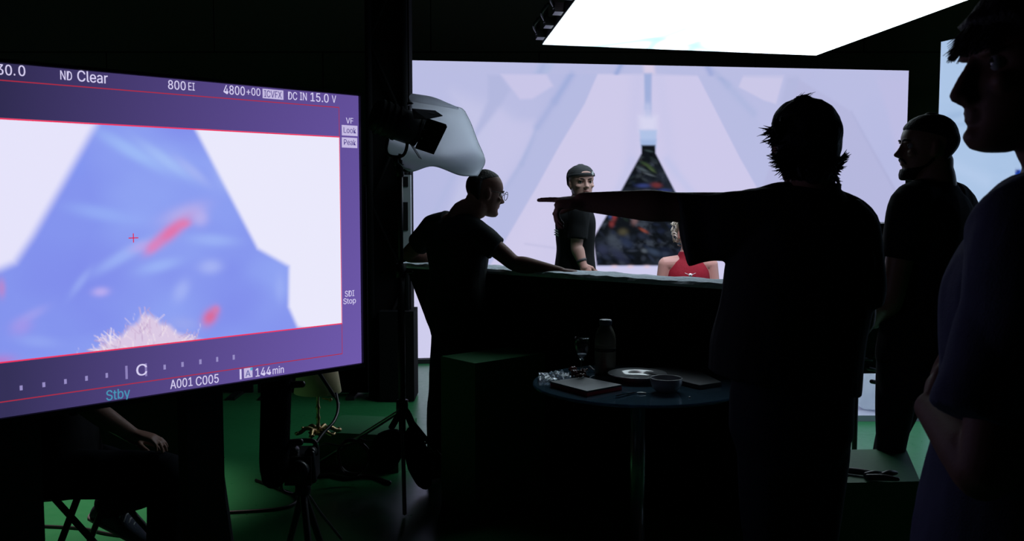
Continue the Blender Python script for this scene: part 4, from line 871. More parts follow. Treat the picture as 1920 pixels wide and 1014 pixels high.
for i, (px, py, ang, L) in enumerate([(1612, 885, -0.5, 0.14), (1640, 889, 0.2, 0.07), (1655, 896, -0.3, 0.10), (1668, 888, 0.4, 0.06)]):
    p = on_z(px, py, 0.512)
    b = NB()
    Rz = Matrix.Rotation(ang, 3, 'Z')
    tube(b, [p + Rz @ Vector((-L / 2, 0, 0)), p + Rz @ Vector((0, 0, 0.002)), p + Rz @ Vector((L / 2, 0, 0))], [0.010, 0.012, 0.007], 10, smooth=3)
    o = obj('tool', b, M['black_plastic'] if i else M['dark_stripe'], smooth=True, loc=p)
    props(o, ['long dark cutter lying on green platform at right', 'small dark clip on green platform, farthest left of the huddle', 'dark coiled strap piece lying on front of green platform', 'small dark plug on green platform nearest bearded man'][i], 'tool')

# ------------------------------------------------------------------ glass bistro table and what stands on it
TZ = 0.745
tc_ = on_z(1197, 717, TZ)
tb = thing('bistro_table', 'round glass table on single chrome post carrying dishes and a bottle', 'table', (tc_.x, tc_.y, 0))
RT = 0.432
obj('table_top', lathe(NB(), [(RT - 0.004, -0.012), (RT, -0.009), (RT, -0.004), (RT - 0.004, 0.0)], tc_, 96), M['table_glass'], tb, False)
obj('post', lathe(NB(), [(0.033, 0.03), (0.033, TZ - 0.016)], (tc_.x, tc_.y, 0), 48), M['satin'], tb, True)
obj('post_flange', lathe(NB(), [(0.07, TZ - 0.016), (0.07, TZ - 0.0125)], (tc_.x, tc_.y, 0), 40), M['steel'], tb)
obj('foot', lathe(NB(), [(0.24, 0.0), (0.24, 0.008), (0.22, 0.016), (0.06, 0.028), (0.034, 0.032)], (tc_.x, tc_.y, 0), 56), M['chrome'], tb, True)

pb = on_z(1134.5, 701, TZ)
bt = thing('bottle', 'tall drinking bottle with pale cap standing on glass table', 'bottle', pb)
obj('body', lathe(NB(), [(0.036, 0), (0.043, 0.003), (0.045, 0.012), (0.045, 0.125), (0.044, 0.128), (0.0445, 0.131), (0.045, 0.134), (0.0445, 0.15), (0.041, 0.172), (0.034, 0.19), (0.027, 0.203), (0.025, 0.208), (0.025, 0.214)], pb, 48), M['bottle'], bt, True)
obj('band', lathe(NB(), [(0.0453, 0.10), (0.0456, 0.102), (0.0456, 0.112), (0.0453, 0.114)], pb, 48), M['dark_stripe'], bt, True)
obj('cap', lathe(NB(), [(0.0265, 0.213), (0.0272, 0.215), (0.0272, 0.229), (0.026, 0.2315)], pb, 40), M['blue_cap'], bt, True)
obj('cap_top', lathe(NB(), [(0.0255, 0.2317), (0.025, 0.234), (0.018, 0.2348)], pb, 40), M['white_plastic'], bt, True)

pg = on_z(1091, 706, TZ)
gl = thing('wine_glass', 'slim stemmed wine glass beside the bottle', 'glass', pg)
prof = [(0.032, 0.0), (0.032, 0.002), (0.012, 0.004), (0.0045, 0.010), (0.004, 0.03), (0.0045, 0.064), (0.010, 0.074), (0.022, 0.094), (0.031, 0.118), (0.034, 0.140), (0.033, 0.165), (0.0318, 0.1665), (0.0318, 0.1645), (0.0326, 0.140), (0.0296, 0.118), (0.0205, 0.096), (0.009, 0.080), (0.002, 0.077)]
obj('bowl_and_stem', lathe(NB(), prof, pg, 40), M['glass'], gl, True)
obj('drink', lathe(NB(), [(0.002, 0.0782), (0.0085, 0.0812), (0.0190, 0.0950), (0.0195, 0.0965)], pg, 32), mat('milky_drink', (0.55, 0.62, 0.70), 0.3), gl, True)

pp = on_z(1195, 712, TZ)
pl = thing('plate', 'shiny pale plate in the middle of glass table', 'plate', pp)
obj('rim', lathe(NB(), [(0.062, 0.0), (0.064, 0.003), (0.085, 0.010), (0.122, 0.026), (0.1235, 0.0285), (0.120, 0.0295), (0.100, 0.0215), (0.084, 0.0140), (0.074, 0.0095), (0.064, 0.0072), (0.05, 0.0065), (0.002, 0.0062)], pp, 64), M['ceramic'], pl, True)
pw = on_z(1249, 734, TZ)
bw = thing('bowl', 'small grey bowl at front of glass table', 'bowl', pw)
obj('shell', lathe(NB(), [(0.032, 0.0), (0.036, 0.002), (0.052, 0.014), (0.0605, 0.032), (0.0625, 0.054), (0.0605, 0.0555), (0.0585, 0.053), (0.0565, 0.033), (0.048, 0.017), (0.03, 0.0065), (0.002, 0.006)], pw, 56), M['bowl_ceramic'], bw, True)

def slab(px, z0, th):
    lo = [on_z(x, y, z0 + th) for x, y in px]
    return [Vector((p.x, p.y, z0)) for p in lo], [Vector((p.x, p.y, z0 + th)) for p in lo]
lo, hi = slab([(1192, 693), (1312, 722), (1353, 716), (1285, 683)], TZ + 0.001, 0.016)
lp = thing('laptop', 'closed grey laptop lying at back right of glass table', 'laptop', sum(lo, Vector()) / 4)
hexa(b := NB(), lo, [p - Vector((0, 0, 0.009)) for p in hi]); obj('base', b, M['laptop_silver'], lp, bevel=0.002)
hexa(b := NB(), [p + Vector((0, 0, 0.0075)) for p in lo], hi); obj('lid', b, M['laptop_silver'], lp, bevel=0.002)
lo, hi = slab([(1032, 715), (1101, 733), (1166, 721), (1092, 706)], TZ + 0.001, 0.020)
rt = thing('laptop', 'grey laptop with bright red front edge at left of glass table', 'laptop', sum(lo, Vector()) / 4)
hexa(b := NB(), lo, [p - Vector((0, 0, 0.007)) for p in hi]); o = obj('base', b, M['red_cover'], rt, bevel=0.002); o['label'] = 'red lower shell'
hexa(b := NB(), [p + Vector((0, 0, 0.0135)) for p in lo], hi); o = obj('lid', b, M['laptop_silver'], rt, bevel=0.002); o['label'] = 'grey metal lid'

p0, p1 = on_z(1155, 744, TZ + 0.004), on_z(1194, 735.5, TZ + 0.004)
kn = thing('knife', 'bright table knife lying in front of the plate', 'cutlery', (p0 + p1) / 2)
dv = (p1 - p0).normalized(); nv = Vector((-dv.y, dv.x, 0))
L = (p1 - p0).length
hexa(b := NB(), [p0 - nv * 0.007, p0 + nv * 0.007, p0 + dv * L * .45 + nv * 0.005, p0 + dv * L * .45 - nv * 0.005], [p + Vector((0, 0, 0.004)) for p in (p0 - nv * 0.007, p0 + nv * 0.007, p0 + dv * L * .45 + nv * 0.005, p0 + dv * L * .45 - nv * 0.005)])
obj('handle', b, M['chrome'], kn, bevel=0.001)
hexa(b := NB(), [p0 + dv * L * .45 - nv * 0.005, p0 + dv * L * .45 + nv * 0.008, p0 + dv * L * .9 + nv * 0.008, p1 - nv * 0.004], [p + Vector((0, 0, 0.0015)) for p in (p0 + dv * L * .45 - nv * 0.005, p0 + dv * L * .45 + nv * 0.008, p0 + dv * L * .9 + nv * 0.008, p1 - nv * 0.004)])
obj('blade', b, M['chrome'], kn)
ps = on_z(1203, 736.5, TZ + 0.004)
tube(b := NB(), [ps - Vector((0.016, 0, 0)), ps, ps + Vector((0.016, -0.004, 0))], [0.006, 0.008, 0.004], 12, smooth=3, flat=0.5)
props(obj('lighter', b, M['white_plastic'], smooth=True, loc=ps), 'small white lighter beside the knife tip', 'lighter')
ps = on_z(1293, 745.5, TZ)
props(obj('crumb', ell(NB(), ps + Vector((0, 0, 0.003)), None, (0.005, 0.004, 0.003), 2), M['white_plastic'], smooth=True, loc=ps), 'tiny pale crumb on bare glass right of the bowl', 'crumb')

# crumpled cling film
pc = on_z(1040, 708, TZ + 0.004)
b = NB()
nn = 26
g = [[None] * nn for _ in range(nn)]
for i in range(nn):
    for j in range(nn):
        x, y = (i / (nn - 1) - 0.5) * 0.13, (j / (nn - 1) - 0.5) * 0.15
        h = abs(noise.noise(Vector((x * 42, y * 42, 3.1)))) * 0.030 + abs(noise.noise(Vector((x * 90, y * 90, 1)))) * 0.010
        g[i][j] = b.verts.new(pc + Vector((x * (1 + 0.25 * noise.noise(Vector((y * 30, 0, 2)))), y, h)))
for i in range(nn - 1):
    for j in range(nn - 1): b.faces.new((g[i][j], g[i + 1][j], g[i + 1][j + 1], g[i][j + 1]))
film = mat('cling_film', (0.75, 0.82, 0.9), 0.10, trans=0.8, ior=1.3)
o = obj('plastic_wrap', b, film, smooth=True, loc=pc)
sd = o.modifiers.new('s', 'SOLIDIFY'); sd.thickness = 0.0012
props(o, 'crumpled clear plastic wrap at left rim of glass table', 'wrapper')
# little dark red wrapped sweets
rs = random.Random(3)
k = 0
sweet_lab = ['dark red wrapped sweet beside wine glass foot, %s' % s for s in ('highest of its heap', 'leftmost of its heap', 'front of its heap', 'against the glass stem', 'back of its heap', 'half under the others', 'twisted ends upward', 'next to plastic wrap', 'next to red laptop', 'smallest one', 'tilted on its side', 'rightmost of its heap')]
while k < 12:
    px, py = rs.gauss(1080, 8), rs.gauss(698, 3.4)
    p = on_z(px, py, TZ + 0.012 + 0.010 * (k % 3))
    d = Vector((rs.uniform(-1, 1), rs.uniform(-1, 1), rs.uniform(-0.3, 0.3))).normalized() * 0.013
    tube(b := NB(), [p - d * 1.5, p - d * 0.9, p - d * 0.4, p + d * 0.4, p + d * 0.9, p + d * 1.5], [0.007, 0.003, 0.0085, 0.0085, 0.003, 0.007], 8, 'flat', smooth=2)
    props(obj('wrapped_sweet', b, M['petal'], smooth=True, loc=p), 'dark red wrapped sweet in the small heap beside wine glass', 'sweet', 'wrapped sweets on the table')
    k += 1
ps = on_z(1112, 693, TZ + 0.01)
tube(b := NB(), [ps + Vector((-0.014, 0.012, 0.012)), ps, ps + Vector((0.012, -0.014, 0))], 0.0055, 8, smooth=3)
props(obj('paper_twist', b, M['white_plastic'], smooth=True, loc=ps), 'small white paper twist left of the bottle', 'wrapper')

# ------------------------------------------------------------------ pillar and masking flats
PY = 7.0
cx0, cx1 = at(684, 300, PY).x, at(766, 300, PY).x
col = thing('truss_tower', 'black lattice tower at left edge of the LED wall', 'tower', ((cx0 + cx1) / 2, PY + 0.17, 0))
wd = cx1 - cx0
for ix in (0, 1):
    for iy in (0, 1):
        tube(b := NB(), [Vector((cx0 + 0.03 + ix * (wd - 0.06), PY + 0.03 + iy * 0.28, 0.02)), Vector((cx0 + 0.03 + ix * (wd - 0.06), PY + 0.03 + iy * 0.28, ZC))], 0.025, 12, 'flat')
        obj('chord', b, M['black_cloth'], col, True)
for k in range(8):
    z = 0.3 + k * 0.58
    a, c = Vector((cx0 + 0.03, PY + 0.03, z)), Vector((cx1 - 0.03, PY + 0.03, z + 0.58))
    if k % 2: a.x, c.x = c.x, a.x
    tube(b := NB(), [a, c], 0.012, 8, 'flat'); obj('lacing', b, M['black_cloth'], col, True)
obj('drape', box(NB(), ((cx0 + cx1) / 2 + 0.004, PY + 0.17, ZC / 2), (wd, 0.22, ZC - 0.04)), M['black_cloth'], col)
bx1 = at(778, 700, PY).x
zt_ = at(778, 582, PY).z
obj('base_case', box(NB(), ((cx0 + 0.1 + bx1) / 2, PY + 0.09, zt_ / 2 + 0.005), (bx1 - cx0 - 0.1, 0.3, zt_ - 0.01)), M['black_cloth'], col, bevel=0.01)
# grey panel with dark vents at the tower's side
PG = 6.93
ga, gbb = at(750, 328, PG), at(771, 480, PG)
gp = thing('power_box', 'narrow grey box with dark vents fixed to the black tower', 'electrical box', Vector(((ga.x + gbb.x) / 2, PG + 0.02, (ga.z + gbb.z) / 2)))
obj('housing', box(NB(), gp.location, (gbb.x - ga.x, 0.06, ga.z - gbb.z)), M['grey_panel'], gp, bevel=0.005)
for (y0, y1) in ((331, 350), (379, 432)):
    p0, p1 = at(754, y0, PG - 0.02), at(765, y1, PG - 0.02)
    obj('vent', box(NB(), ((p0.x + p1.x) / 2, PG - 0.012, (p0.z + p1.z) / 2), (p1.x - p0.x, 0.01, p0.z - p1.z)), M['black_plastic'], gp)
# low black masking flats closing the gap at left
for i, (xa, xb) in enumerate(((-4.7, -3.32), (-3.28, -1.98), (-1.94, cx0 - 0.03))):
    f = thing('masking_flat', ['low black masking flat standing far left behind the monitor', 'low black masking flat behind lamp, middle of the row', 'low black masking flat next to the black tower'][i], 'screen panel', ((xa + xb) / 2, 7.25, 0))
    obj('panel', box(NB(), ((xa + xb) / 2, 7.25, 0.8), (xb - xa, 0.03, 1.58)), M['black_cloth'], f)
    for s in (xa + 0.1, xb - 0.1):
        obj('foot', box(NB(), (s, 7.25, 0.012), (0.06, 0.5, 0.024)), M['black_metal'], f)

# ------------------------------------------------------------------ lamp
pl0 = on_z(597, 812, 0.205)
lm = thing('table_lamp', 'brass table lamp with cream shade on the low green box', 'lamp', pl0)
kx = pl0.y / 1800
s1, s0 = (812 - 733) * kx, (812 - 672) * kx
obj('shade', lathe(NB(), [(0.126, s1), (0.129, s1 + 0.003), (0.098, s1 + 0.20), (0.095, s1 + 0.20), (0.123, s1 + 0.003)], pl0, 48), M['shade'], lm, True)
obj('stem', lathe(NB(), [(0.012, 0.02), (0.02, 0.03), (0.011, 0.04), (0.009, 0.07), (0.014, 0.085), (0.009, 0.10), (0.0085, 0.13), (0.014, 0.142), (0.009, 0.155), (0.008, 0.2), (0.016, 0.215), (0.008, 0.225), (0.008, s1 + 0.1)], pl0, 24), M['brass'], lm, True)
b = NB()
lathe(b, [(0.05, 0.0), (0.055, 0.006), (0.045, 0.014), (0.02, 0.024), (0.012, 0.03)], pl0, 32)
obj('base', b, M['brass'], lm, True)
for k in range(6):
    a = k * math.pi / 3 + 0.2
    d = Vector((math.cos(a), math.sin(a), 0)); e = Vector((-d.y, d.x, 0))
    tube(b := NB(), [pl0 + d * 0.03 + Vector((0, 0, 0.022)), pl0 + d * 0.065 + Vector((0, 0, 0.03)), pl0 + d * 0.095 + e * 0.012 + Vector((0, 0, 0.012)), pl0 + d * 0.118 + e * 0.02 + Vector((0, 0, 0.008)), pl0 + d * 0.112 + e * 0.036 + Vector((0, 0, 0.016))], [0.010, 0.012, 0.011, 0.010, 0.006], 8, smooth=4)
    obj('foot_scroll', b, M['brass'], lm, True)
tube(b := NB(), [pl0 + Vector((0.03, -0.02, s1 - 0.03)), pl0 + Vector((0.065, -0.02, s1 - 0.035))], 0.005, 8)
ell(b, pl0 + Vector((0.072, -0.02, s1 - 0.037)), None, (0.011, 0.011, 0.011), 2)
obj('switch', b, M['brass'], lm, True)

# ------------------------------------------------------------------ blimp microphone, camcorder on tripod, boom arm, cables
MY = 3.2
ma, mb = at(520, 660, MY), at(513, 902, MY)
mc = thing('blimp_microphone', 'long furry dark microphone windshield hanging upright below the monitor', 'microphone', (ma + mb) / 2)
prof_n = 9
tube(b := NB(), [ma, ma + (mb - ma) * 0.12, ma + (mb - ma) * 0.5, ma + (mb - ma) * 0.85, mb + Vector((0, 0, 0.012))], [0.040, 0.050, 0.050, 0.049, 0.040], 24, smooth=8)
me = bpy.data.meshes.new('windshield')
o_ = obj('windshield', b, M['fur'], mc, True)
b = NB()
rf = random.Random(2)
axis = (mb - ma)
for k in range(420):
    t = rf.random(); a = rf.uniform(0, 2 * math.pi)
    c = ma + axis * (0.05 + 0.93 * t)
    d = Vector((math.cos(a), math.sin(a), 0))
    r0 = 0.049 if t < 0.88 else 0.049 - (t - 0.88) * 0.12
    p = c + d * r0
    q = p + d * rf.uniform(0.002, 0.007) - Vector((0, 0, rf.uniform(0.006, 0.016)))
    s = Vector((-d.y, d.x, 0)) * 0.0018
    v = [b.verts.new(x) for x in (p - s, p + s, q)]
    b.faces.new(v)
o = obj('fur_tuft', b, M['fur'], mc); o['kind'] = 'stuff'
for z in (0.25, 0.7):
    p = ma + axis * z
    tube(b := NB(), [p + Vector((0.05, 0, 0)), p + Vector((0.085, 0.01, 0.0))], 0.012, 10); obj('clip', b, M['black_plastic'], mc, True)

KY = 3.3
kc = at(567, 872, KY)
cm = thing('camcorder', 'small dark camera with carrying handle mounted low beside the furry microphone', 'camera', kc)
obj('body', box(NB(), kc, (0.092, 0.15, 0.10)), M['black_plastic'], cm, bevel=0.012)
ha, hb = at(545, 848, KY), at(598, 845, KY)
tube(b := NB(), [ha + Vector((0, 0, 0)), ha + Vector((0.002, 0, 0.032)), ha + Vector((0.012, 0, 0.040)), hb + Vector((-0.03, 0, 0.036)), hb + Vector((-0.012, 0, 0.026)), hb + Vector((-0.01, 0, -0.01))], 0.0085, 10, smooth=4)
obj('handle', b, M['black_plastic'], cm, True)
for px, py, r in ((551, 846, 0.016), (583, 848, 0.018)):
    p = at(px, py, KY - 0.03)
    tube(b := NB(), [p + Vector((0, 0.02, 0)), p - Vector((0, 0.02, 0))], r, 16, 'flat'); obj('knob', b, M['black_plastic'], cm, True)
p = at(563, 878, KY - 0.075)
tube(b := NB(), [p, p - Vector((0, 0.05, 0))], [0.032, 0.036], 24, 'flat'); obj('lens', b, M['black_plastic'], cm, True)
tube(b := NB(), [at(584, 850, KY - 0.05), at(588, 900, KY - 0.05)], 0.012, 10); obj('battery', b, M['black_plastic'], cm, True)
tp = thing('tripod', 'dark tripod under the small camera beside the microphone', 'tripod', (kc.x, kc.y, 0))
hub = kc - Vector((0, 0, 0.052))
tube(b := NB(), [hub, hub - Vector((0, 0, 0.05))], 0.028, 14, 'flat'); obj('head', b, M['black_metal'], tp, True)
for a in (-1.15, 1.2, 2.3):
    f = Vector((kc.x + 0.22 * math.cos(a), kc.y + 0.22 * math.sin(a), 0.012))
    tube(b := NB(), [hub - Vector((0, 0, 0.04)), (hub - Vector((0, 0, 0.04))) * 0.5 + f * 0.5, f], [0.013, 0.012, 0.010], 10); obj('leg', b, M['black_metal'], tp, True)
BYa, BYb = 3.35, 3.75
a0, a1 = at(592, 690, BYa), at(636, 757, BYb)
bm_ = thing('boom_arm', 'thin dark arm with pale tip crossing in front of the lamp shade', 'arm', (a0 + a1) / 2)
a00 = at(560, 640, BYa)
tube(b := NB(), [a00, a0, a0 + (a1 - a0) * 0.75], 0.007, 10); obj('rod', b, M['black_metal'], bm_, True)
tube(b := NB(), [a0 + (a1 - a0) * 0.72, a1], 0.0045, 10); o = obj('tip', b, M['steel'], bm_, True); o['label'] = 'pale metal tip'
def cable(label, pts, r, m=None, sm=8, name='cable'):
    b = NB(); tube(b, pts, r, 8, smooth=sm)
    return props(obj(name, b, m or M['black_plastic'], smooth=True, loc=pts[0]), label, 'cable')
cable('dark cable curving down from the thin arm to the small camera', [at(630, 738, 3.7), at(634, 765, 3.6), at(626, 790, 3.5), at(606, 812, 3.42), at(590, 835, 3.35), at(583, 850, 3.32)], 0.006)
cable('dark cable looping below the microphone to the floor', [at(526, 903, 3.22), at(530, 920, 3.25), at(548, 926, 3.3), at(575, 926, 3.35), on_z(600, 960, 0.25), on_z(640, 1010, 0.012)], 0.006)
cable('dark cable lying across the lit green floor behind monitor post', [on_z(300, 965, 0.008), on_z(380, 962, 0.008), on_z(470, 958, 0.008), on_z(530, 952, 0.008), on_z(556, 940, 0.008), on_z(552, 928, 0.008), on_z(520, 915, 0.008), on_z(480, 900, 0.008)], 0.008)
cable('dark cable on lit green floor by seated person shoe', [on_z(60, 985, 0.008), on_z(150, 990, 0.008), on_z(200, 1000, 0.008), on_z(260, 1008, 0.008)], 0.007)
def coil(label, c, r, n, wob, tilt):
    pts = []
    for k in range(n * 14 + 1):
        a = 2 * math.pi * k / 14
        q = Vector((math.cos(a) * (r + wob * noise.noise(Vector((k * 0.3, 0, 1)))), math.sin(a) * (r + wob * noise.noise(Vector((0, k * 0.3, 2)))), 0.006 * (k / 14)))
        pts.append(c + Matrix.Rotation(tilt, 3, 'X') @ q)
    return cable(label, pts, 0.006, sm=2)
coil('loose coil of dark cable hung in front of the low green box', at(662, 856, 4.95), 0.085, 3, 0.03, math.radians(80))
cable('dark cable drooping from the light stand to the coil', [at(752, 828, 4.8), at(710, 826, 4.85), at(670, 830, 4.9), at(640, 836, 4.92), at(610, 832, 4.95), at(596, 838, 5.0)], 0.007)
cable('dark cable bundle lying before the low green box', [on_z(590, 893, 0.01), on_z(620, 890, 0.012), on_z(650, 896, 0.012), on_z(690, 892, 0.01), on_z(730, 905, 0.01)], 0.012)

# ------------------------------------------------------------------ lamp head on stand with diffusion sheet
SY = 4.75
hubp = at(754, 768, SY)
stnd = thing('light_stand', 'tall black tripod stand carrying the film lamp', 'stand', (hubp.x, hubp.y, 0))
top_p = at(744, 292, SY)
ax = hubp.x
def vtube(z0, z1, r, nm, m='black_metal', dx=0.0, dy=0.0):
    tube(b := NB(), [Vector((ax + dx, SY + dy, z0)), Vector((ax + dx, SY + dy, z1))], r, 14, 'flat'); return obj(nm, b, M[m], stnd, True)
vtube(0.20, 1.15, 0.0175, 'tube'); vtube(1.13, top_p.z - 0.02, 0.013, 'tube')
vtube(top_p.z - 0.05, top_p.z + 0.01, 0.008, 'spigot', 'steel')
vtube(hubp.z - 0.03, hubp.z + 0.05, 0.03, 'collar'); vtube(1.10, 1.17, 0.026, 'collar'); vtube(1.60, 1.66, 0.02, 'collar')
for z in (1.13, 1.63):
    tube(b := NB(), [Vector((ax + 0.02, SY, z)), Vector((ax + 0.055, SY - 0.01, z))], 0.008, 8); obj('knob', b, M['black_plastic'], stnd, True)
for k, (f, r) in enumerate(((Vector((at(592, 880, 5.25).x, 5.25, 0.015)), 0.011), (Vector((at(850, 850, 5.15).x, 5.1, 0.015)), 0.013), (Vector((at(761, 972, 4.47).x, 4.42, 0.015)), 0.010))):
    tube(b := NB(), [hubp, f], r, 10); obj('leg', b, M['steel'] if k != 1 else M['black_metal'], stnd, True)
    tube(b := NB(), [hubp * 0.5 + f * 0.5, Vector((ax, SY, 0.22))], 0.007, 8); obj('brace', b, M['black_metal'], stnd, True)
# sandbag thrown over the legs
sb = thing('sandbag', 'black saddle sandbag slung over legs of the lamp stand', 'sandbag', (ax, SY, 0))
for px, py, wx, hz, tl in ((724, 846, 0.085, 0.125, 0.45), (783, 858, 0.062, 0.165, -0.25)):
    c = at(px, py, SY + 0.03)
    b = NB()
    ell(b, c, Matrix.Rotation(tl, 3, 'Y'), (wx, 0.07, hz), 3)
    for v in b.verts: v.co += (v.co - c) * 0.10 * noise.noise(v.co * 14)
    obj('pouch', b, M['black_cloth'], sb, True)
tube(b := NB(), [at(735, 800, SY), at(752, 772, SY - 0.04), at(762, 772, SY - 0.04), at(778, 810, SY)], 0.022, 10, smooth=5, flat=0.6); obj('strap', b, M['black_cloth'], sb, True)

FY = SY - 0.02
fc, fl = at(742, 230, FY), at(783, 245, FY + 0.035)
fd = (fl - fc).normalized()
lamp = thing('film_lamp', 'black film lamp with open barn doors on the tall stand', 'lamp', top_p)
u = fd.cross(Vector((0, 0, 1))).normalized(); v = u.cross(fd)
st = [(fc - fd * 0.125, 0.05), (fc - fd * 0.115, 0.075), (fc - fd * 0.05, 0.082), (fc, 0.082), (fl - fd * 0.03, 0.080), (fl - fd * 0.01, 0.074), (fl, 0.074)]
loft(b := NB(), [(c, u * r, v * r) for c, r in st], 32); obj('housing', b, M['black_metal'], lamp, True)
for k in range(4):
    c = fc - fd * (0.09 - 0.03 * k)
    loft(b := NB(), [(c, u * 0.087, v * 0.087), (c + fd * 0.012, u * 0.087, v * 0.087)], 32); obj('cooling_fin', b, M['black_metal'], lamp)
loft(b := NB(), [(fl - fd * 0.004, u * 0.066, v * 0.066), (fl + fd * 0.006, u * 0.058, v * 0.058), (fl + fd * 0.011, u * 0.03, v * 0.03)], 32); obj('lens', b, M['glass'], lamp, True)
loft(b := NB(), [(fl - fd * 0.006, u * 0.078, v * 0.078), (fl + fd * 0.006, u * 0.078, v * 0.078), (fl + fd * 0.007, u * 0.070, v * 0.070), (fl - fd * 0.004, u * 0.070, v * 0.070)], 32); obj('door_ring', b, M['black_metal'], lamp)
def flap(px, ys, th=0.003):
    pts = [at(x, y, FY + dy) for (x, y), dy in zip(px, ys)]
    nrm = (pts[1] - pts[0]).cross(pts[2] - pts[0])
    plate(b := NB(), pts, nrm, th); obj('barn_door', b, M['black_metal'], lamp)
flap([(772, 203), (779, 204), (816, 207), (830, 216.5), (800, 223), (776, 221)], [-0.02, -0.01, 0.02, -0.04, -0.10, -0.10])
flap([(801, 221.5), (836, 233), (838, 238), (813, 289.5), (778, 278)], [-0.11, -0.15, -0.15, -0.13, -0.10])
flap([(767, 266), (772, 267), (791, 298), (786, 295)], [-0.06, 0.02, 0.04, -0.04])
flap([(790, 224), (806, 215), (800, 262), (782, 264)], [0.07, 0.10, 0.10, 0.07])
for px, py in ((795, 243), (791, 259)):
    p = at(px, py, FY - 0.115)
    props(obj('hinge', ell(NB(), p, None, (0.005, 0.005, 0.005), 2), M['steel'], lamp, True), 'bright hinge rivet')
tube(b := NB(), [at(727, 262, FY), at(724, 280, FY), at(729, 291, FY), at(744, 294, FY), at(757, 290, FY), at(763, 274, FY), at(762, 258, FY)], 0.008, 10, smooth=5); obj('yoke', b, M['black_metal'], lamp, True)
for px, py in ((713, 201), (703, 228)):
    p = at(px, py, FY - 0.02)
    tube(b := NB(), [p, p + Vector((0, -0.03, 0))], 0.008, 10); obj('tilt_knob', b, M['steel'], lamp, True)
tube(b := NB(), [at(741, 293, FY), at(745, 310, FY)], 0.014, 12, 'flat'); obj('receiver', b, M['black_metal'], lamp, True)
# loose white diffusion sheet clipped behind the doors
G = [[(770, 188, .06), (800, 189, .10), (832, 196, .13), (862, 201, .12), (872, 208, .06)],
     [(770, 212, .14), (800, 214, .17), (840, 218, .18), (874, 224, .14), (884, 232, .04)],
     [(768, 250, .16), (800, 254, .18), (845, 256, .19), (886, 258, .15), (896, 264, .04)],
     [(726, 262, .16), (788, 288, .16), (832, 292, .18), (888, 286, .14), (908, 292, .02)],
     [(728, 288, .08), (772, 306, .05), (826, 308, .10), (880, 312, .06), (909, 308, -.04)],
     [(742, 298, .00), (768, 322, -.02), (812, 312, .02), (862, 329, .00), (896, 330, -.04)]]
G = [[(at(x, y, FY + d)) for x, y, d in row] for row in G]
rows = [catmull(r, 8) for r in G]
cols = list(zip(*rows))
cols = [catmull(c, 8) for c in cols]
b = NB()
vg = [[b.verts.new(p) for p in c] for c in cols]
for i in range(len(vg) - 1):
    for j in range(len(vg[0]) - 1): b.faces.new((vg[i][j], vg[i + 1][j], vg[i + 1][j + 1], vg[i][j + 1]))
sh = thing('diffusion_sheet', 'loose curled white diffusion sheet clipped around the film lamp', 'sheet', at(840, 260, FY + 0.15))
o = obj('sheet', b, M['paper'], sh, True)
sd = o.modifiers.new('s', 'SOLIDIFY'); sd.thickness = 0.0015
tube(b := NB(), [at(774, 183, FY + 0.05), at(810, 189, FY + 0.09), at(838, 197, FY + 0.12), at(858, 203, FY + 0.11)], [0.020, 0.020, 0.012, 0.006], 16, smooth=5)
obj('rolled_edge', b, M['paper'], sh, True)
loft(b := NB(), [(at(768, 192, FY + 0.03), Vector((0.012, 0, 0.0)), Vector((0, 0.01, 0.0))), (at(770, 196, FY + 0.03), Vector((0.016, 0, 0.004)), Vector((0, 0.012, 0)))], 10)
obj('clip', b, M['black_plastic'], sh)

# ------------------------------------------------------------------ equipment cart, white bag and board at right
cy = 5.0
c0, c1_ = at(1612, 419, cy), at(1716, 419, cy)
zb = at(1640, 700, cy).z
ct = thing('equipment_cart', 'dark equipment case on legs seen between pointing man and bearded man', 'cart', ((c0.x + c1_.x) / 2, cy + 0.15, 0))
obj('case', box(NB(), ((c0.x + c1_.x) / 2, cy + 0.15, (c0.z + zb) / 2), (c1_.x - c0.x, 0.3, c0.z - zb)), M['black_plastic'], ct, bevel=0.008)
for x in (c0.x + 0.015, c1_.x - 0.03):
    for y in (cy + 0.03, cy + 0.27):
        tube(b := NB(), [Vector((x, y, 0.012)), Vector((x, y, zb))], 0.014, 10, 'flat'); obj('leg', b, M['black_metal'], ct, True)
for px, py in ((1618, 672), (1628, 690), (1640, 668), (1634, 715)):
    p = at(px, py, cy - 0.03)
    tube(b := NB(), [p, p + Vector((0.05, 0.02, -0.012))], 0.011, 8); obj('handle', b, M['black_plastic'], ct, True)
bo = at(1620, 788, 6.35)
bd = thing('floor_board', 'pale lavender board lying on the green floor under the white bag', 'board', (bo.x, bo.y, 0))
obj('panel', box(NB(), (bo.x + 0.25, 6.55, 0.02), (0.9, 0.42, 0.04)), M['denim_prop'], bd, bevel=0.004)
wb = at(1632, 742, 6.5)
b = NB()
ell(b, Vector((wb.x + 0.04, 6.55, 0.185)), None, (0.155, 0.13, 0.155), 4)
for vv in b.verts:
    c = Vector((wb.x + 0.04, 6.55, 0.185)); d = vv.co - c
    vv.co += d * (0.13 * noise.noise(vv.co * 9) + 0.05 * noise.noise(vv.co * 22))
    if vv.co.z > 0.26: vv.co.x = c.x + (vv.co.x - c.x) * (1 - (vv.co.z - 0.26) * 2.0); vv.co.z += 0.25 * (vv.co.z - 0.26)
    vv.co.z = max(vv.co.z, 0.041)
o = obj('plastic_bag', b, M['paper'], smooth=True, loc=(wb.x + 0.04, 6.55, 0.04))
props(o, 'crumpled white plastic bag on pale board behind the pointing man', 'bag')

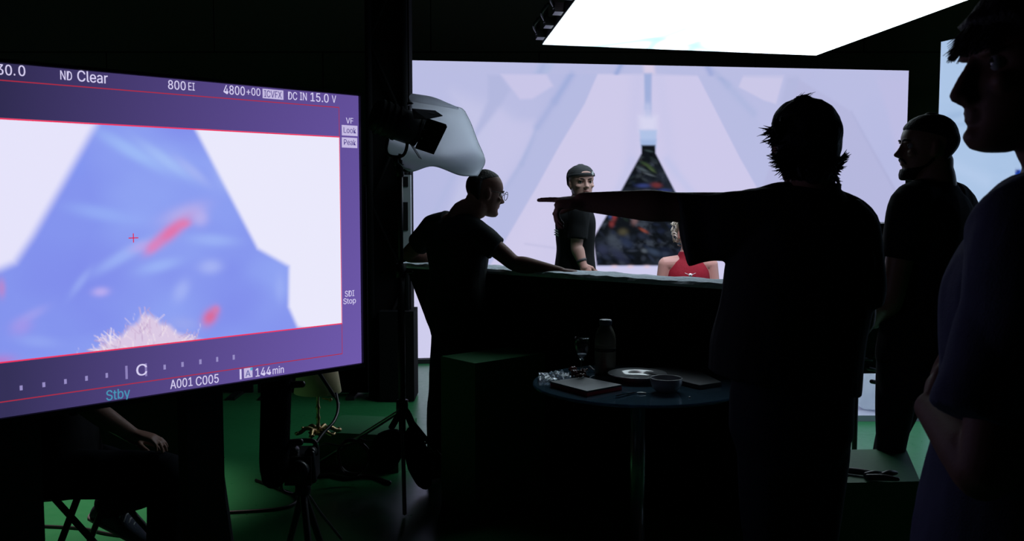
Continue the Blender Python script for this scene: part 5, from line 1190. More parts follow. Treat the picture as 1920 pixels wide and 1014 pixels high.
# ------------------------------------------------------------------ folding chair of the seated person
CY = 3.55
def P3(px, py, Y=CY): return at(px, py, Y)
chx, chz = P3(200, 936).x, P3(200, 936).z
ch = thing('folding_chair', 'black folding chair with crossed legs behind the monitor stand', 'chair', (chx, CY + 0.2, 0))
xl, xr = P3(78, 936).x, P3(300, 936).x
obj('seat', box(NB(), ((xl + xr) / 2, CY + 0.2, chz + 0.02), (xr - xl, 0.42, 0.035)), M['black_cloth'], ch, bevel=0.012)
for yy in (CY + 0.02, CY + 0.38):
    for (xa, xb) in ((P3(92, 936).x, P3(249, 1180).x), (P3(143, 936).x, P3(81, 1180).x)):
        tube(b := NB(), [Vector((xa, yy, chz + 0.01)), Vector((xb, yy, 0.015))], 0.013, 10); obj('leg', b, M['black_metal'], ch, True)
for yy in (CY + 0.02, CY + 0.38):
    tube(b := NB(), [Vector((xl + 0.01, yy, chz)), Vector((xl - 0.07, yy, 0.88))], 0.013, 10); obj('back_post', b, M['black_metal'], ch, True)
obj('backrest', box(NB(), (xl - 0.055, CY + 0.2, 0.78), (0.03, 0.42, 0.18)), M['black_cloth'], ch, bevel=0.012)

# big flight case behind the seated person
fa, fb = at(40, 902, 5.1), at(350, 902, 5.1)
fz = at(350, 700, 5.1).z
fcx = thing('flight_case', 'big black flight case standing behind the seated person', 'case', ((fa.x + fb.x) / 2, 5.1 + 0.3, 0))
obj('body', box(NB(), ((fa.x + fb.x) / 2, 5.4, fz / 2 + 0.02), (fb.x - fa.x, 0.58, fz - 0.06)), M['black_cloth'], fcx, bevel=0.01)
obj('lid', box(NB(), ((fa.x + fb.x) / 2, 5.4, fz + 0.04), (fb.x - fa.x + 0.01, 0.59, 0.10)), M['black_cloth'], fcx, bevel=0.01)
for sx in (0.2, 0.8):
    obj('latch', box(NB(), (fa.x + (fb.x - fa.x) * sx, 5.10, fz - 0.02), (0.06, 0.012, 0.08)), M['steel'], fcx, bevel=0.003)
for x in (fa.x + .06, fb.x - .06):
    for y in (5.16, 5.62):
        tube(b := NB(), [Vector((x - .015, y, .025)), Vector((x + .015, y, .025))], .024, 14, 'flat'); obj('caster', b, M['black_plastic'], fcx, True)

# ------------------------------------------------------------------ people
UP = Vector((0, 0, 1))
class Frame:
    """head frame: O on the head's axis at chin height; x right, y forward, z up, in units of the head's height"""
    def __init__(s, O, f, H, pitch=0.0, roll=0.0):
        f = Vector(f).normalized(); r = f.cross(UP).normalized(); u = UP.copy()
        q = Quaternion(r, pitch); f, u = q @ f, q @ u          # positive pitch looks up
        q = Quaternion(f, roll); r, u = q @ r, q @ u
        s.O, s.r, s.f, s.u, s.H = Vector(O), r, f, u, H
        s.R = basis(r, f, u)
    def __call__(s, x, y, z): return s.O + (s.r * x + s.f * y + s.u * z) * s.H
HEAD = np.array([  # z, front, back, half width
    (-0.02, .30, .16, .08), (0.00, .375, .10, .135), (.04, .405, .02, .18), (.10, .405, -.08, .225), (.18, .388, -.17, .258), (.245, .392, -.24, .275), (.31, .398, -.29, .292), (.38, .395, -.335, .31),
    (.46, .382, -.375, .325), (.52, .385, -.395, .332), (.575, .412, -.405, .336), (.66, .408, -.41, .340), (.76, .375, -.39, .328), (.85, .315, -.345, .29), (.92, .24, -.275, .235), (.97, .15, -.19, .16), (1.0, .04, -.09, .06)])
def head_ring(z, grow=0.0):
    f, b, w_ = (np.interp(z, HEAD[:, 0], HEAD[:, k]) for k in (1, 2, 3))
    return f + grow, b - grow, w_ + grow
def head(bm, fr, nose=1.0, jaw=1.0, brow=1.0, low=0.0):
    n = 48
    zs = np.concatenate([np.linspace(-.02, .9, 44), np.linspace(.91, 1.0, 10)])
    rings = []
    for z in zs:
        f, b, w_ = head_ring(z)
        yc, hl = (f + b) / 2, (f - b) / 2
        e = 2.0 + 0.35 * math.exp(-((z - .6) / .3) ** 2)
        ring = []
        for k in range(n):
            a = 2 * math.pi * k / n
            x, y = w_ * spow(math.sin(a), e), yc + hl * spow(math.cos(a), e)
            for sx in (-1, 1):                                  # eye sockets
                g = math.exp(-(((x - sx * .15) / .085) ** 2 + ((z - .505) / .055) ** 2)) if y > 0 else 0
                y -= 0.055 * g
            g = math.exp(-((z - .14) / .05) ** 2) if y > .2 else 0   # hollow under the lip
            y -= 0.02 * g * math.exp(-(x / .1) ** 2)
            ring.append(bm.verts.new(fr(x, y, z)))
        rings.append(ring)
    for a, c in zip(rings[:-1], rings[1:]):
        for k in range(n): bm.faces.new((a[k], a[(k + 1) % n], c[(k + 1) % n], c[k]))
    bm.faces.new(rings[0][::-1]); bm.faces.new(rings[-1])
    H = fr.H
    # nose
    st = []
    for z, y, hw, hd in ((.57, .375, .035, .040), (.50, .395, .038, .050), (.44, .425, .048, .055), (.385 - low, .455, .062, .060 + .012 * nose), (.345 - low, .445, .060, .055), (.315 - low, .40, .045, .03)):
        st.append((fr(0, y + .02 * (nose - 1), z), fr.r * hw * H, (fr.f * hd + fr.u * -.01) * H))
    loft(bm, st, 16)
    ell(bm, fr(0, .478 + .03 * (nose - 1), .362 - low), fr.R, (.044 * H, .048 * H, .040 * H), 2)
    for sx in (-1, 1):
        ell(bm, fr(sx * .055, .43, .345 - low), fr.R, (.032 * H, .045 * H, .030 * H), 2)
        ell(bm, fr(sx * .14, .375, .565), fr.R, (.10 * H, .040 * H * brow, .026 * H), 2)        # brow ridge
        ell(bm, fr(sx * .20, .30, .39), fr.R, (.085 * H, .07 * H, .06 * H), 2)                  # cheekbone
        # ear
        e = Matrix.Rotation(sx * -0.35, 3, 'Z')
        ell(bm, fr(sx * .345, -.03, .46), fr.R @ e @ Matrix.Rotation(0.2, 3, 'X'), (.024 * H, .075 * H, .128 * H), 3)
        ell(bm, fr(sx * .335, .0, .37), fr.R, (.022 * H, .045 * H, .05 * H), 2)
    ell(bm, fr(0, .385, .258 - low * .8), fr.R, (.085 * H, .045 * H, .020 * H), 2)                          # lips
    ell(bm, fr(0, .380, .213 - low * .8), fr.R, (.078 * H, .045 * H, .024 * H), 2)
    ell(bm, fr(0, .350, .075), fr.R, (.095 * H * jaw, .075 * H, .065 * H), 3)                    # chin
def eyes(fr, parent, iris_dir=None):
    for sx in (-1, 1):
        c = fr(sx * .148, .304, .506)
        b = NB(); ell(b, c, fr.R, (.056 * fr.H,) * 3, 3)
        o = obj('eye', b, [M['eye_white'], M['iris']], parent, True)
        look = Vector(iris_dir).normalized() if iris_dir is not None else fr.f
        off = root_loc(o)
        for p in o.data.polygons:
            if (Vector(p.center) + off - c).normalized().dot(look) > 0.86: p.material_index = 1
def face_hair(fr, parent, m, brow=True):
    for sx in (-1, 1):
        tube(b := NB(), [fr(sx * .06, .408, .575), fr(sx * .14, .408, .595), fr(sx * .235, .352, .575)], [.012 * fr.H, .018 * fr.H, .008 * fr.H], 8, smooth=4)
        obj('eyebrow', b, m, parent, True)
def hand(bm, W, D, N_, S, curls, k=1.0, thumb=(0.55, 0.75, 0.25), fan=0.05):
    """W wrist, D to the knuckles, N_ the way the palm faces, S thumb side; curls: three bends per finger from index to little"""
    D = Vector(D).normalized(); N_ = Vector(N_); N_ = (N_ - D * N_.dot(D)).normalized(); S = Vector(S); S = (S - D * S.dot(D) - N_ * S.dot(N_)).normalized()
    loft(bm, [(W - D * .02 * k, S * .026 * k, N_ * .019 * k), (W + D * .01 * k, S * .029 * k, N_ * .018 * k), (W + D * .045 * k, S * .039 * k, N_ * .016 * k), (W + D * .08 * k, S * .041 * k, N_ * .013 * k), (W + D * .094 * k, S * .036 * k, N_ * .010 * k)], 20, 2.6)
    for i, (L, off, r) in enumerate(((.073, .031, .0086), (.081, .0105, .0090), (.076, -.0105, .0086), (.060, -.030, .0076))):
        p = W + D * (.086 - .004 * abs(i - 1.3)) * k + S * off * k
        base = (D + S * fan * (1.5 - i)).normalized()
        pts, rr, a = [p - base * .012 * k, p], [r * k, r * k * 1.04], 0.0
        for j, fr_ in enumerate((.48, .29, .23)):
            a += curls[i][j]
            p = p + (base * math.cos(a) + N_ * math.sin(a)) * L * fr_ * k
            pts.append(p); rr.append(r * k * (0.98 - .09 * j))
        tube(bm, pts, rr, 12)
    t = (D * thumb[0] + S * thumb[1] + N_ * thumb[2]).normalized()
    t2 = (D * (thumb[0] + .5) + S * thumb[1] * .5 + N_ * (thumb[2] + .1)).normalized()
    b0 = W + D * .022 * k + S * .022 * k
    tube(bm, [b0, b0 + t * .042 * k, b0 + t * .042 * k + t2 * .034 * k, b0 + t * .042 * k + t2 * .060 * k], [.0155 * k, .0125 * k, .0105 * k, .0085 * k], 12)
def dirs(f):
    f = Vector(f).normalized()
    return f.cross(UP).normalized(), f
TORSO = [(-.18, .125, .105), (-.08, .155, .118), (0.0, .168, .122), (.2, .158, .114), (.42, .142, .102), (.65, .156, .110), (.84, .168, .112), (.95, .158, .098), (1.03, .125, .078), (1.08, .085, .066)]
def torso(bm, P, S, N_, rp, rs, k=1.0, ease=0.0, t0=-.18, neck=True, widths=None, hem=None):
    P, S, N_ = Vector(P), Vector(S), Vector(N_)
    st = []
    tab = [r for r in TORSO if r[0] >= t0 - 1e-6]
    if hem is not None: tab = [(t0, hem[0], hem[1])] + [r for r in tab if r[0] > t0 + .05]
    for t, hw, hd in tab:
        c = P + (S - P) * t
        if t > 1: c = S + (N_ - S) * min(1, (t - 1) / .1) * .55
        r = (Vector(rp) * (1 - min(max(t, 0), 1)) + Vector(rs) * min(max(t, 0), 1)).normalized()
        ax = (S - P).normalized()
        f = ax.cross(r).normalized(); r = f.cross(ax).normalized()
        wx = np.interp(t, *widths) if widths else 1.0
        st.append((c, r * (hw * k * wx + ease), f * (hd * k + ease)))
    if neck: st.append((N_, Vector(rs) * (.062 * k + ease * .4), UP.cross(Vector(rs)) * (.060 * k + ease * .4)))
    P_ = catmull([list(c) + list(u) + list(v) for c, u, v in st], 4)
    loft(bm, [(p[:3], p[3:6], p[6:9]) for p in P_], 36, 2.35)
def arm(bm, sh, el, wr, k=1.0, e=0.0):
    sh, el, wr = Vector(sh), Vector(el), Vector(wr)
    tube(bm, [sh, sh.lerp(el, .35), sh.lerp(el, .7), el, el.lerp(wr, .25), el.lerp(wr, .6), wr, wr + (wr - el).normalized() * .02], [(.056 * k + e), (.050 * k + e), (.045 * k + e), (.041 * k + e), (.044 * k + e), (.037 * k + e), (.028 * k + e), (.026 * k + e)], 20, smooth=4)
def leg(bm, hp, kn, an, k=1.0, e=0.0, flare=0.0):
    hp, kn, an = Vector(hp), Vector(kn), Vector(an)
    tube(bm, [hp + (hp - kn).normalized() * .05, hp, hp.lerp(kn, .5), kn, kn.lerp(an, .3), kn.lerp(an, .7), an], [.090 * k + e, .090 * k + e, .077 * k + e, .057 * k + e, .057 * k + e + flare * .4, .043 * k + e + flare * .8, .037 * k + e + flare], 22, smooth=4)
def shoe(parent, ank, d, m=None, k=1.0, up=None, laces=False):
    d = Vector(d).normalized(); u = Vector(up) if up else UP
    u = (u - d * u.dot(d)).normalized(); s = d.cross(u)
    base = Vector(ank) - u * .085 * k
    st = []
    for x, hw, h in ((-.075, .022, .06), (-.065, .032, .085), (-.03, .037, .115), (.02, .039, .118), (.06, .043, .088), (.11, .047, .066), (.16, .044, .052), (.195, .030, .040), (.205, .015, .03)):
        st.append((base + d * x * k + u * h / 2 * k, s * hw * k, u * h / 2 * k))
    loft(b := NB(), st, 24, 2.6); o = obj('shoe', b, m or M['shoe'], parent, True)
    st = [(base + d * x * k + u * .010 * k, s * hw * k, u * .0125 * k) for x, hw in ((-.08, .022), (-.07, .035), (-.03, .040), (.05, .044), (.11, .050), (.165, .046), (.2, .030), (.209, .014))]
    loft(b := NB(), st, 24, 3.0); obj('sole', b, M['sole'] if laces else M['black_plastic'], o, True)
    if laces:
        for i in range(5):
            c = base + d * (.045 + .022 * i) * k + u * (.098 - .012 * i) * k
            tube(b := NB(), [c - s * .028 - u * .014, c + u * .002, c + s * .028 + d * .008 - u * .014], .0042, 8, smooth=4)
            obj('lace', b, M['print_white'], o, True)
    return o
def hair_strand(bm, p, d, L, r, bend, n=5):
    d = Vector(d).normalized(); pts, rr = [], []
    for i in range(n):
        t = i / (n - 1)
        pts.append(Vector(p) + d * L * t + Vector(bend) * L * t * t)
        rr.append(r * (1 - t) ** 0.7 + 0.0004)
    tube(bm, pts, rr, 6, 'flat')
def scalp(bm, fr, grow, line, zlo=.34, back_only=-.02, n=44, lump=0.0, seed=0, taper=.10):
    """closed hair cap: skull shell grown outward, cut at the hairline `line` (height on the forehead), behind the ears below"""
    zs = np.linspace(zlo, 1.0, 30)
    rings = []
    for i, z in enumerate(list(zs) + [1.0 + grow * .8]):
        q_ = min(1, max(0, (z - zlo) / taper)); q_ = q_ * q_ * (3 - 2 * q_)
        g = (grow + .02) * q_ - .02
        f, b, w_ = head_ring(min(z, 1.0), 0)
        if z > 1: f, b, w_ = .02, -.08, .03
        t = min(1, max(0, (z - (line - .14)) / .14)); t = t * t * (3 - 2 * t)
        ff = back_only + (f - .02 - back_only) * t if z < line else f - .02 + (g + .02) * min(1, (z - line) / .06)
        bb, ww = b - g, w_ + g
        yc, hl = (ff + bb) / 2, (ff - bb) / 2
        ring = []
        for k in range(n):
            a = 2 * math.pi * k / n
            x, y = ww * spow(math.sin(a), 2.2), yc + hl * spow(math.cos(a), 2.2)
            p = fr(x, y, z)
            if lump: p += (p - fr(0, -.05, .55)).normalized() * lump * noise.noise(p * 40 + Vector((seed, 0, 0)))
            ring.append(bm.verts.new(p))
        rings.append(ring)
    for a, c in zip(rings[:-1], rings[1:]):
        for k in range(n): bm.faces.new((a[k], a[(k + 1) % n], c[(k + 1) % n], c[k]))
    bm.faces.new(rings[0][::-1]); bm.faces.new(rings[-1])
def person(label, skin_bm, voxel, foot, skin='skin'):
    me = remeshed(skin_bm, 'person', voxel, 3)
    o = finish(me, 'person', M[skin], None, True, loc=foot)
    return props(o, label, 'person')
def garment(bm, name, m, parent, voxel=0.007, smooth=3, disp=None):
    return finish(remeshed(bm, name, voxel, smooth, disp), name, m, parent, True)
STRAIGHT = [(0.08, .1, .08)] * 4
RELAX = [(.25, .4, .25), (.3, .5, .3), (.35, .55, .35), (.4, .6, .35)]
GRIP = [(.9, 1.1, .6), (.95, 1.15, .65), (1.0, 1.2, .7), (1.05, 1.2, .7)]

# ---------------- the pointing man, seen from behind
Y = 2.6
rA, fA = dirs((0, 1, 0))
P, S, N_ = at(1483, 765, Y), at(1512, 408, Y), at(1529, 356, Y)
frA = Frame(at(1513, 350, Y) + Vector((0, -0.005, 0)), (0.05, 1, 0), .235, 0.0, -0.08)
shL, elL, wrL = at(1428, 398, Y), at(1262, 388, Y + .03), at(1104, 379, Y + .06)
shR, elR, wrR = at(1600, 420, Y), at(1612, 600, Y + .03), at(1530, 640, Y + .26)
hpL, knL, anL = at(1447, 790, Y), Vector((at(1447, 700, Y).x, Y, .50)), Vector((at(1445, 700, Y).x, Y - .02, .09))
hpR, knR, anR = at(1531, 790, Y), Vector((at(1536, 700, Y).x, Y + .02, .50)), Vector((at(1540, 700, Y).x, Y, .09))
b = NB()
head(b, frA)
torso(b, P, S, N_, rA, rA, .98)
tube(b, [at(1527, 420, Y), at(1527, 370, Y - .005), frA(.05, -.05, .12)], [.066, .057, .058], 24, smooth=4)
for sh, el, wr in ((shL, elL, wrL), (shR, elR, wrR)):
    arm(b, sh, el, wr); tube(b, [S.lerp(sh, .3), sh], [.075, .062], 18)
hand(b, wrL, (-1, .25, -0.02), (0, .25, -1), (-.25, .95, .15), [(-.04, .06, .05), (1.15, .55, .35), (1.25, .6, .4), (1.3, .6, .4)], 0.98, thumb=(.75, .35, .45))
hand(b, wrR, (-.8, .5, .1), (0, -1, .2), (0, .2, 1), RELAX)
for a, c, d in ((hpL, knL, anL), (hpR, knR, anR)): leg(b, a, c, d, .9)
fA0 = Vector((at(1495, 700, Y).x, Y, 0))
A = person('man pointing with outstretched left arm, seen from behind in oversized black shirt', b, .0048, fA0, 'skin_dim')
eyes(frA, A); face_hair(frA, A, M['hair_dark'])
# oversized shirt: wide body, one sleeve hanging off the raised arm, one over the lowered arm
b = NB()
def sh_st(pts, n=36, e=2.5):
    D = catmull([list(c) + list(u) + list(v) for c, u, v in pts], 5)
    return loft(b, [(q[:3], q[3:6], q[6:9]) for q in D], n, e)
def wv(px): return px * Y / F
sh_st([(at(1469, 716, Y), Vector((wv(139), 0, -.030)), Vector((0, .145, 0))), (at(1476, 640, Y), Vector((wv(140), 0, -.01)), Vector((0, .145, 0))), (at(1492, 560, Y), Vector((wv(139), 0, 0)), Vector((0, .14, 0))), (at(1502, 490, Y), Vector((wv(140), 0, 0)), Vector((0, .13, 0))),
       (at(1506, 430, Y), Vector((wv(126), 0, 0)), Vector((0, .115, 0))), (at(1516, 392, Y), Vector((wv(100), 0, -.022)), Vector((0, .095, 0))), (at(1526, 366, Y), Vector((wv(62), 0, -.018)), Vector((0, .078, 0))), (at(1529, 350, Y), Vector((wv(43), 0, -.004)), Vector((0, .062, 0)))])
sh_st([(at(1279, 431, Y + .01), Vector((wv(-13), 0, wv(69))), Vector((0, .048, 0))), (at(1312, 428, Y + .01), Vector((wv(-9), 0, wv(64))), Vector((0, .052, 0))), (at(1342, 426, Y), Vector((wv(-4), 0, wv(62))), Vector((0, .060, 0))), (at(1385, 424, Y), Vector((0, 0, wv(66))), Vector((0, .075, 0))), (at(1430, 424, Y), Vector((0, 0, wv(71))), Vector((0, .090, 0))), (at(1485, 420, Y), Vector((0, 0, wv(70))), Vector((0, .095, 0)))])
sh_st([(at(1560, 405, Y), Vector((wv(40), 0, wv(34))), Vector((0, .085, 0))), (at(1596, 428, Y), Vector((wv(41), 0, wv(14))), Vector((0, .085, 0))), (at(1608, 480, Y), Vector((wv(42), 0, 0)), Vector((0, .08, 0))), (at(1612, 530, Y), Vector((wv(42), 0, 0)), Vector((0, .085, .01))), (at(1608, 574, Y + .01), Vector((wv(40), 0, .01)), Vector((0, .088, .0)))])
tube(b, [at(1492, 352, Y), at(1462, 356, Y), at(1425, 366, Y)], [.014, .022, .02], 14, smooth=3)
tube(b, [at(1556, 366, Y), at(1590, 388, Y), at(1618, 418, Y), at(1626, 450, Y)], [.020, .036, .040, .036], 16, smooth=3)
garment(b, 'shirt', M['tee_black'], A, .0065, 2, folds(.004, 11))
b = NB()
lathe(b, [(.060, -.012), (.066, -.008), (.066, .010), (.060, .012)], at(1529, 352, Y), 36, False)
b2 = b
obj('collar', b2, M['tee_black'], A, True)
b = NB()
for a, c, d in ((hpL, knL, anL), (hpR, knR, anR)): leg(b, a, c, d, .9, .014, .03)
torso(b, P - Vector((.0, 0, 0.02)), S, N_, rA, rA, .98, .012, neck=False) if False else loft(b, [(P + Vector((.0, 0, z)), rA * x, fA * y) for z, x, y in ((-.16, .13, .11), (-.06, .165, .125), (.04, .165, .12), (.10, .155, .115))], 32, 2.4)
garment(b, 'trousers', M['jeans'], A, .009, 3, folds(.004, 8))
for an in (anL, anR): shoe(A, an, (0.1, 1, 0))
# hair: long at the nape with flicks at both sides
b = NB()
scalp(b, frA, .040, .76, zlo=.08, back_only=.05, lump=.006)
for px, py, r_, dy in ((1478, 285, .024, -.02), (1484, 306, .024, -.045), (1500, 318, .026, -.07), (1527, 322, .030, -.08), (1552, 316, .025, -.06), (1561, 300, .018, -.035), (1468, 262, .020, -.01), (1474, 240, .03, -.01)):
    ell(b, at(px, py, Y + dy), None, (r_, r_, r_ * 1.15), 3)
hb = garment(b, 'hair', M['hair_dark'], A, .006, 2)
b = NB()
rs = random.Random(4)
def flick(px, py, tx, ty, n, r=.0022, jit=5, dy=-.05):
    for _ in range(n):
        y0 = Y + dy + rs.uniform(-.04, .04)
        p = at(px + rs.gauss(0, jit), py + rs.gauss(0, jit), y0)
        q = at(tx + rs.gauss(0, jit), ty + rs.gauss(0, jit * .8), y0 + rs.uniform(-.02, .02))
        d = q - p
        hair_strand(b, p, d, d.length, r * rs.uniform(.6, 1.4), Vector((rs.uniform(-.2, .2), 0, rs.uniform(-.1, .35))))
flick(1462, 238, 1433, 250, 22, .0032); flick(1462, 248, 1437, 264, 20, .0034); flick(1462, 258, 1442, 274, 20, .0036); flick(1462, 228, 1450, 258, 20, .0045)
flick(1470, 268, 1444, 276, 10); flick(1472, 280, 1448, 296, 26, .0032); flick(1478, 292, 1448, 304, 24, .003); flick(1480, 300, 1450, 313, 24, .003); flick(1484, 308, 1459, 325, 26, .0032); flick(1492, 318, 1475, 336, 26, .0032); flick(1500, 320, 1488, 338, 20, .003)
flick(1560, 308, 1588, 296, 30, .0050, 3); flick(1558, 316, 1580, 312, 26, .005, 4); flick(1560, 322, 1570, 326, 22, .005, 4); flick(1562, 328, 1574, 342, 14, .003, 3); flick(1566, 334, 1573, 346, 10, .0022, 2)
for k in range(60):
    x = rs.uniform(1492, 1566); flick(x, 316, x + rs.uniform(-4, 4), 338, 1, .005, 2, -.085)
flick(1500, 186, 1522, 180, 8, .0012, 3, 0); flick(1486, 188, 1506, 181, 5, .001, 3, 0)
obj('loose_strand', b, M['hair_dark'], A, True)['kind'] = 'stuff'

# ---------------- the nearest man at right, arms folded, in profile
rB, fB = dirs((-.83, .55, 0))
O = at(1938, 281, 1.4)
frB = Frame(O, (-1, 0.04, 0), .236, 0.02)
P, S, N_ = Vector((.780, 1.40, .95)), Vector((.778, 1.40, 1.430)), Vector((.806, 1.40, 1.525))
shL, elL, wrL = Vector((.684, 1.265, 1.445)), Vector((.622, 1.23, 1.145)), Vector((.634, 1.415, 1.178))
shR, elR, wrR = Vector((.872, 1.545, 1.445)), Vector((.775, 1.66, 1.19)), Vector((.712, 1.45, 1.165))
b = NB()
head(b, frB, 1.0, low=.05)
torso(b, P, S, N_, rB, rB, .98)
tube(b, [Vector((.768, 1.4, 1.43)), Vector((.806, 1.40, 1.535)), frB(0, -.14, .10), frB(0, -.14, .25)], [.075, .059, .060, .06], 24, smooth=4)
for sh, el, wr in ((shL, elL, wrL), (shR, elR, wrR)):
    arm(b, sh, el, wr, .96); tube(b, [S.lerp(sh, .3), sh], [.075, .062], 18)
hand(b, wrL, (.35, 1, .05), (1, -.3, 0), (0, 0, 1), RELAX, .98)
hand(b, wrR, (-.35, -1, .05), (1, -.4, -.2), (0, 0.1, 1), GRIP, .98)
hpL, knL, anL = P - rB * .09 - UP * .03, P - rB * .10 - UP * .45, P - rB * .11 - UP * .86
hpR, knR, anR = P + rB * .09 - UP * .03, P + rB * .10 - UP * .45, P + rB * .11 - UP * .86
for a, c, d in ((hpL, knL, anL), (hpR, knR, anR)): leg(b, a, c, d, .95)
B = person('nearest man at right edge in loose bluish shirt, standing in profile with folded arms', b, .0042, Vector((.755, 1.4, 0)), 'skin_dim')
eyes(frB, B); face_hair(frB, B, M['hair_dark'])
b = NB()
torso(b, P, S, N_, rB, rB, 1.0, .022, t0=-.22, hem=(.195, .165))
loft(b, [(P + (S - P) * t + fB * x, rB * hw, fB * hd) for t, x, hw, hd in ((-.22, .02, .19, .165), (.1, .015, .185, .150), (.4, .01, .18, .132), (.7, .005, .175, .125))], 32, 2.3)
tube(b, [S.lerp(shL, .45) + UP * .015, shL, shL.lerp(elL, .3), shL.lerp(elL, .6), shL.lerp(elL, .60) + (elL - shL) * .12], [.076, .078, .068, .060, .058], 26, 'flat', smooth=5)
tube(b, [shL.lerp(elL, .25), shL.lerp(elL, .45) + fB * .012, shL.lerp(elL, .76) + Vector((-.034, 0, -.005))], [.066, .060, .055], 26, 'flat', smooth=5)
tube(b, [S.lerp(shR, .45) + UP * .015, shR, shR.lerp(elR, .35), shR.lerp(elR, .72)], [.076, .078, .068, .060], 26, 'flat', smooth=5)
garment(b, 'shirt', M['tee_blue'], B, .005, 2, folds(.0055, 10, (1, 1, .6)))
b = NB()
for a, c, d in ((hpL, knL, anL), (hpR, knR, anR)): leg(b, a, c, d, .95, .014, .02)
loft(b, [(P + Vector((.005, 0, z)), rB * x, fB * y) for z, x, y in ((-.16, .13, .11), (-.06, .165, .125), (.06, .16, .12))], 32, 2.4)
garment(b, 'trousers', M['jeans'], B, .009, 3)
for an in (anL, anR): shoe(B, an, fB)
b = NB()
scalp(b, frB, .085, .70, zlo=.30, back_only=-.12, lump=.007)
hB = garment(b, 'hair', M['hair_brown'], B, .005, 3)
b = NB()
rs = random.Random(8)
for k in range(260):                                             # fringe falling over the brow
    x = rs.uniform(-.24, .24); z = rs.uniform(.78, 1.0)
    f = head_ring(min(z, .99))[0]
    p = frB(x, f + .05 - abs(x) * .35, z)
    end = frB(x * 1.05 + rs.uniform(-.03, .03), .455 - abs(x) * .45 + rs.uniform(-.02, .035), rs.uniform(.535, .63) + (.04 if rs.random() < .2 else 0))
    d = end - p
    hair_strand(b, p, d, d.length * .92, .0042 * rs.uniform(.6, 1.2), (fB * .22 + UP * -.05))
for k in range(140):                                             # sides over the ear
    sx = rs.choice((-1, 1)); y = rs.uniform(-.3, .22)
    p = frB(sx * .37, y, rs.uniform(.62, .8)); q = frB(sx * .40, y - .03, rs.uniform(.42, .52))
    hair_strand(b, p, q - p, (q - p).length, .0045, UP * -.05)
obj('fringe', b, M['hair_brown'], B, True)['kind'] = 'stuff'

# ---------------- the bearded man in black behind him
Y = 3.6
rC, fC = dirs((-.62, .78, 0))
frC = Frame(at(1739, 334, Y), (-1, .12, 0), .237, 0.0)
P, S, N_ = at(1720, 662, Y), at(1752, 376, Y), at(1752, 334, Y)
shL, elL, wrL = S + Vector((-.135, -.11, -.02)), at(1672, 560, Y - .10), at(1642, 600, Y + .10)
shR, elR, wrR = S + Vector((.135, .11, -.02)), at(1830, 540, Y + .15), at(1760, 610, Y + .30)
hpL, knL, anL = at(1704, 690, Y - .05), Vector((at(1704, 700, Y).x, Y - .06, .5)), Vector((at(1704, 700, Y).x, Y + .24, .09))
hpR, knR, anR = at(1724, 690, Y + .10), Vector((at(1718, 700, Y).x, Y + .2, .5)), Vector((at(1720, 700, Y).x, Y + .32, .09))
knL.y = Y + .15; hpL.y = Y + .04; hpR.y = Y + .14; knR.y = Y + .24
b = NB()
head(b, frC, 1.0)
torso(b, P, S, N_, rC, rC, 1.0, widths=([0, .5, 1], [.60, .84, 1.0]))
tube(b, [S + Vector((0, 0, -.02)), N_, frC(0, -.08, .1), frC(0, -.1, .25)], [.088, .074, .070, .066], 24, smooth=4)
for sh, el, wr in ((shL, elL, wrL), (shR, elR, wrR)):
    arm(b, sh, el, wr, 1.05); tube(b, [S.lerp(sh, .3), sh], [.078, .064], 18)
hand(b, wrL, (-.6, .7, -.25), (.7, .7, 0), (0, 0, 1), GRIP)
hand(b, wrR, (-.8, .3, -.1), (-.3, -1, 0), (0, 0, 1), GRIP)
for a, c, d in ((hpL, knL, anL), (hpR, knR, anR)): leg(b, a, c, d, .82)
Cc = person('bearded man in black shirt, in profile between pointing man and nearest man', b, .0050, Vector((at(1694, 700, Y).x, Y + .25, 0)), 'skin_tan')
eyes(frC, Cc); face_hair(frC, Cc, M['hair_dark'])
b = NB()
torso(b, P, S, N_ + Vector((0, 0, -.012)), rC, rC, 1.02, .022, t0=-.10, widths=([0, .5, 1], [.62, .85, 1.0]))
for sh, el in ((shL, elL), (shR, elR)):
    e2 = sh.lerp(el, .56)
    tube(b, [S.lerp(sh, .45) + UP * .015, sh, sh.lerp(el, .3), e2], [.076, .074, .072, .066], 24, 'flat', smooth=5)
garment(b, 'shirt', M['tee_black'], Cc, .0065, 2, folds(.004, 10))
b = NB()
for a, c, d in ((hpL, knL, anL), (hpR, knR, anR)): leg(b, a, c, d, .82, .010, .012)
loft(b, [(P + Vector((0, .01, z)), rC * x, fC * y) for z, x, y in ((-.17, .105, .125), (-.06, .124, .140), (.08, .124, .138))], 32, 2.4)
garment(b, 'trousers', M['jeans'], Cc, .009, 3)
for an in (anL, anR): shoe(Cc, an, (-.8, .6, 0))
b = NB()
scalp(b, frC, .030, .73, zlo=.20, back_only=-.10, taper=.32)
garment(b, 'hair', M['hair_dark'], Cc, .0045, 2)
b = NB()
loft(b, [(frC(0, y, z), frC.r * hw * frC.H, frC.f * hd * frC.H) for z, y, hw, hd in ((-.035, .30, .10, .10), (-.01, .30, .16, .13), (.06, .27, .215, .165), (.14, .20, .252, .215), (.19, .10, .27, .16), (.27, .02, .297, .10), (.40, -.01, .318, .07))], 30)
for sx in (-1, 1): tube(b, [frC(sx * .01, .428, .292), frC(sx * .08, .405, .282), frC(sx * .12, .36, .22)], [.022 * frC.H, .024 * frC.H, .02 * frC.H], 10, smooth=4)
garment(b, 'beard', M['hair_dark'], Cc, .0045, 2)

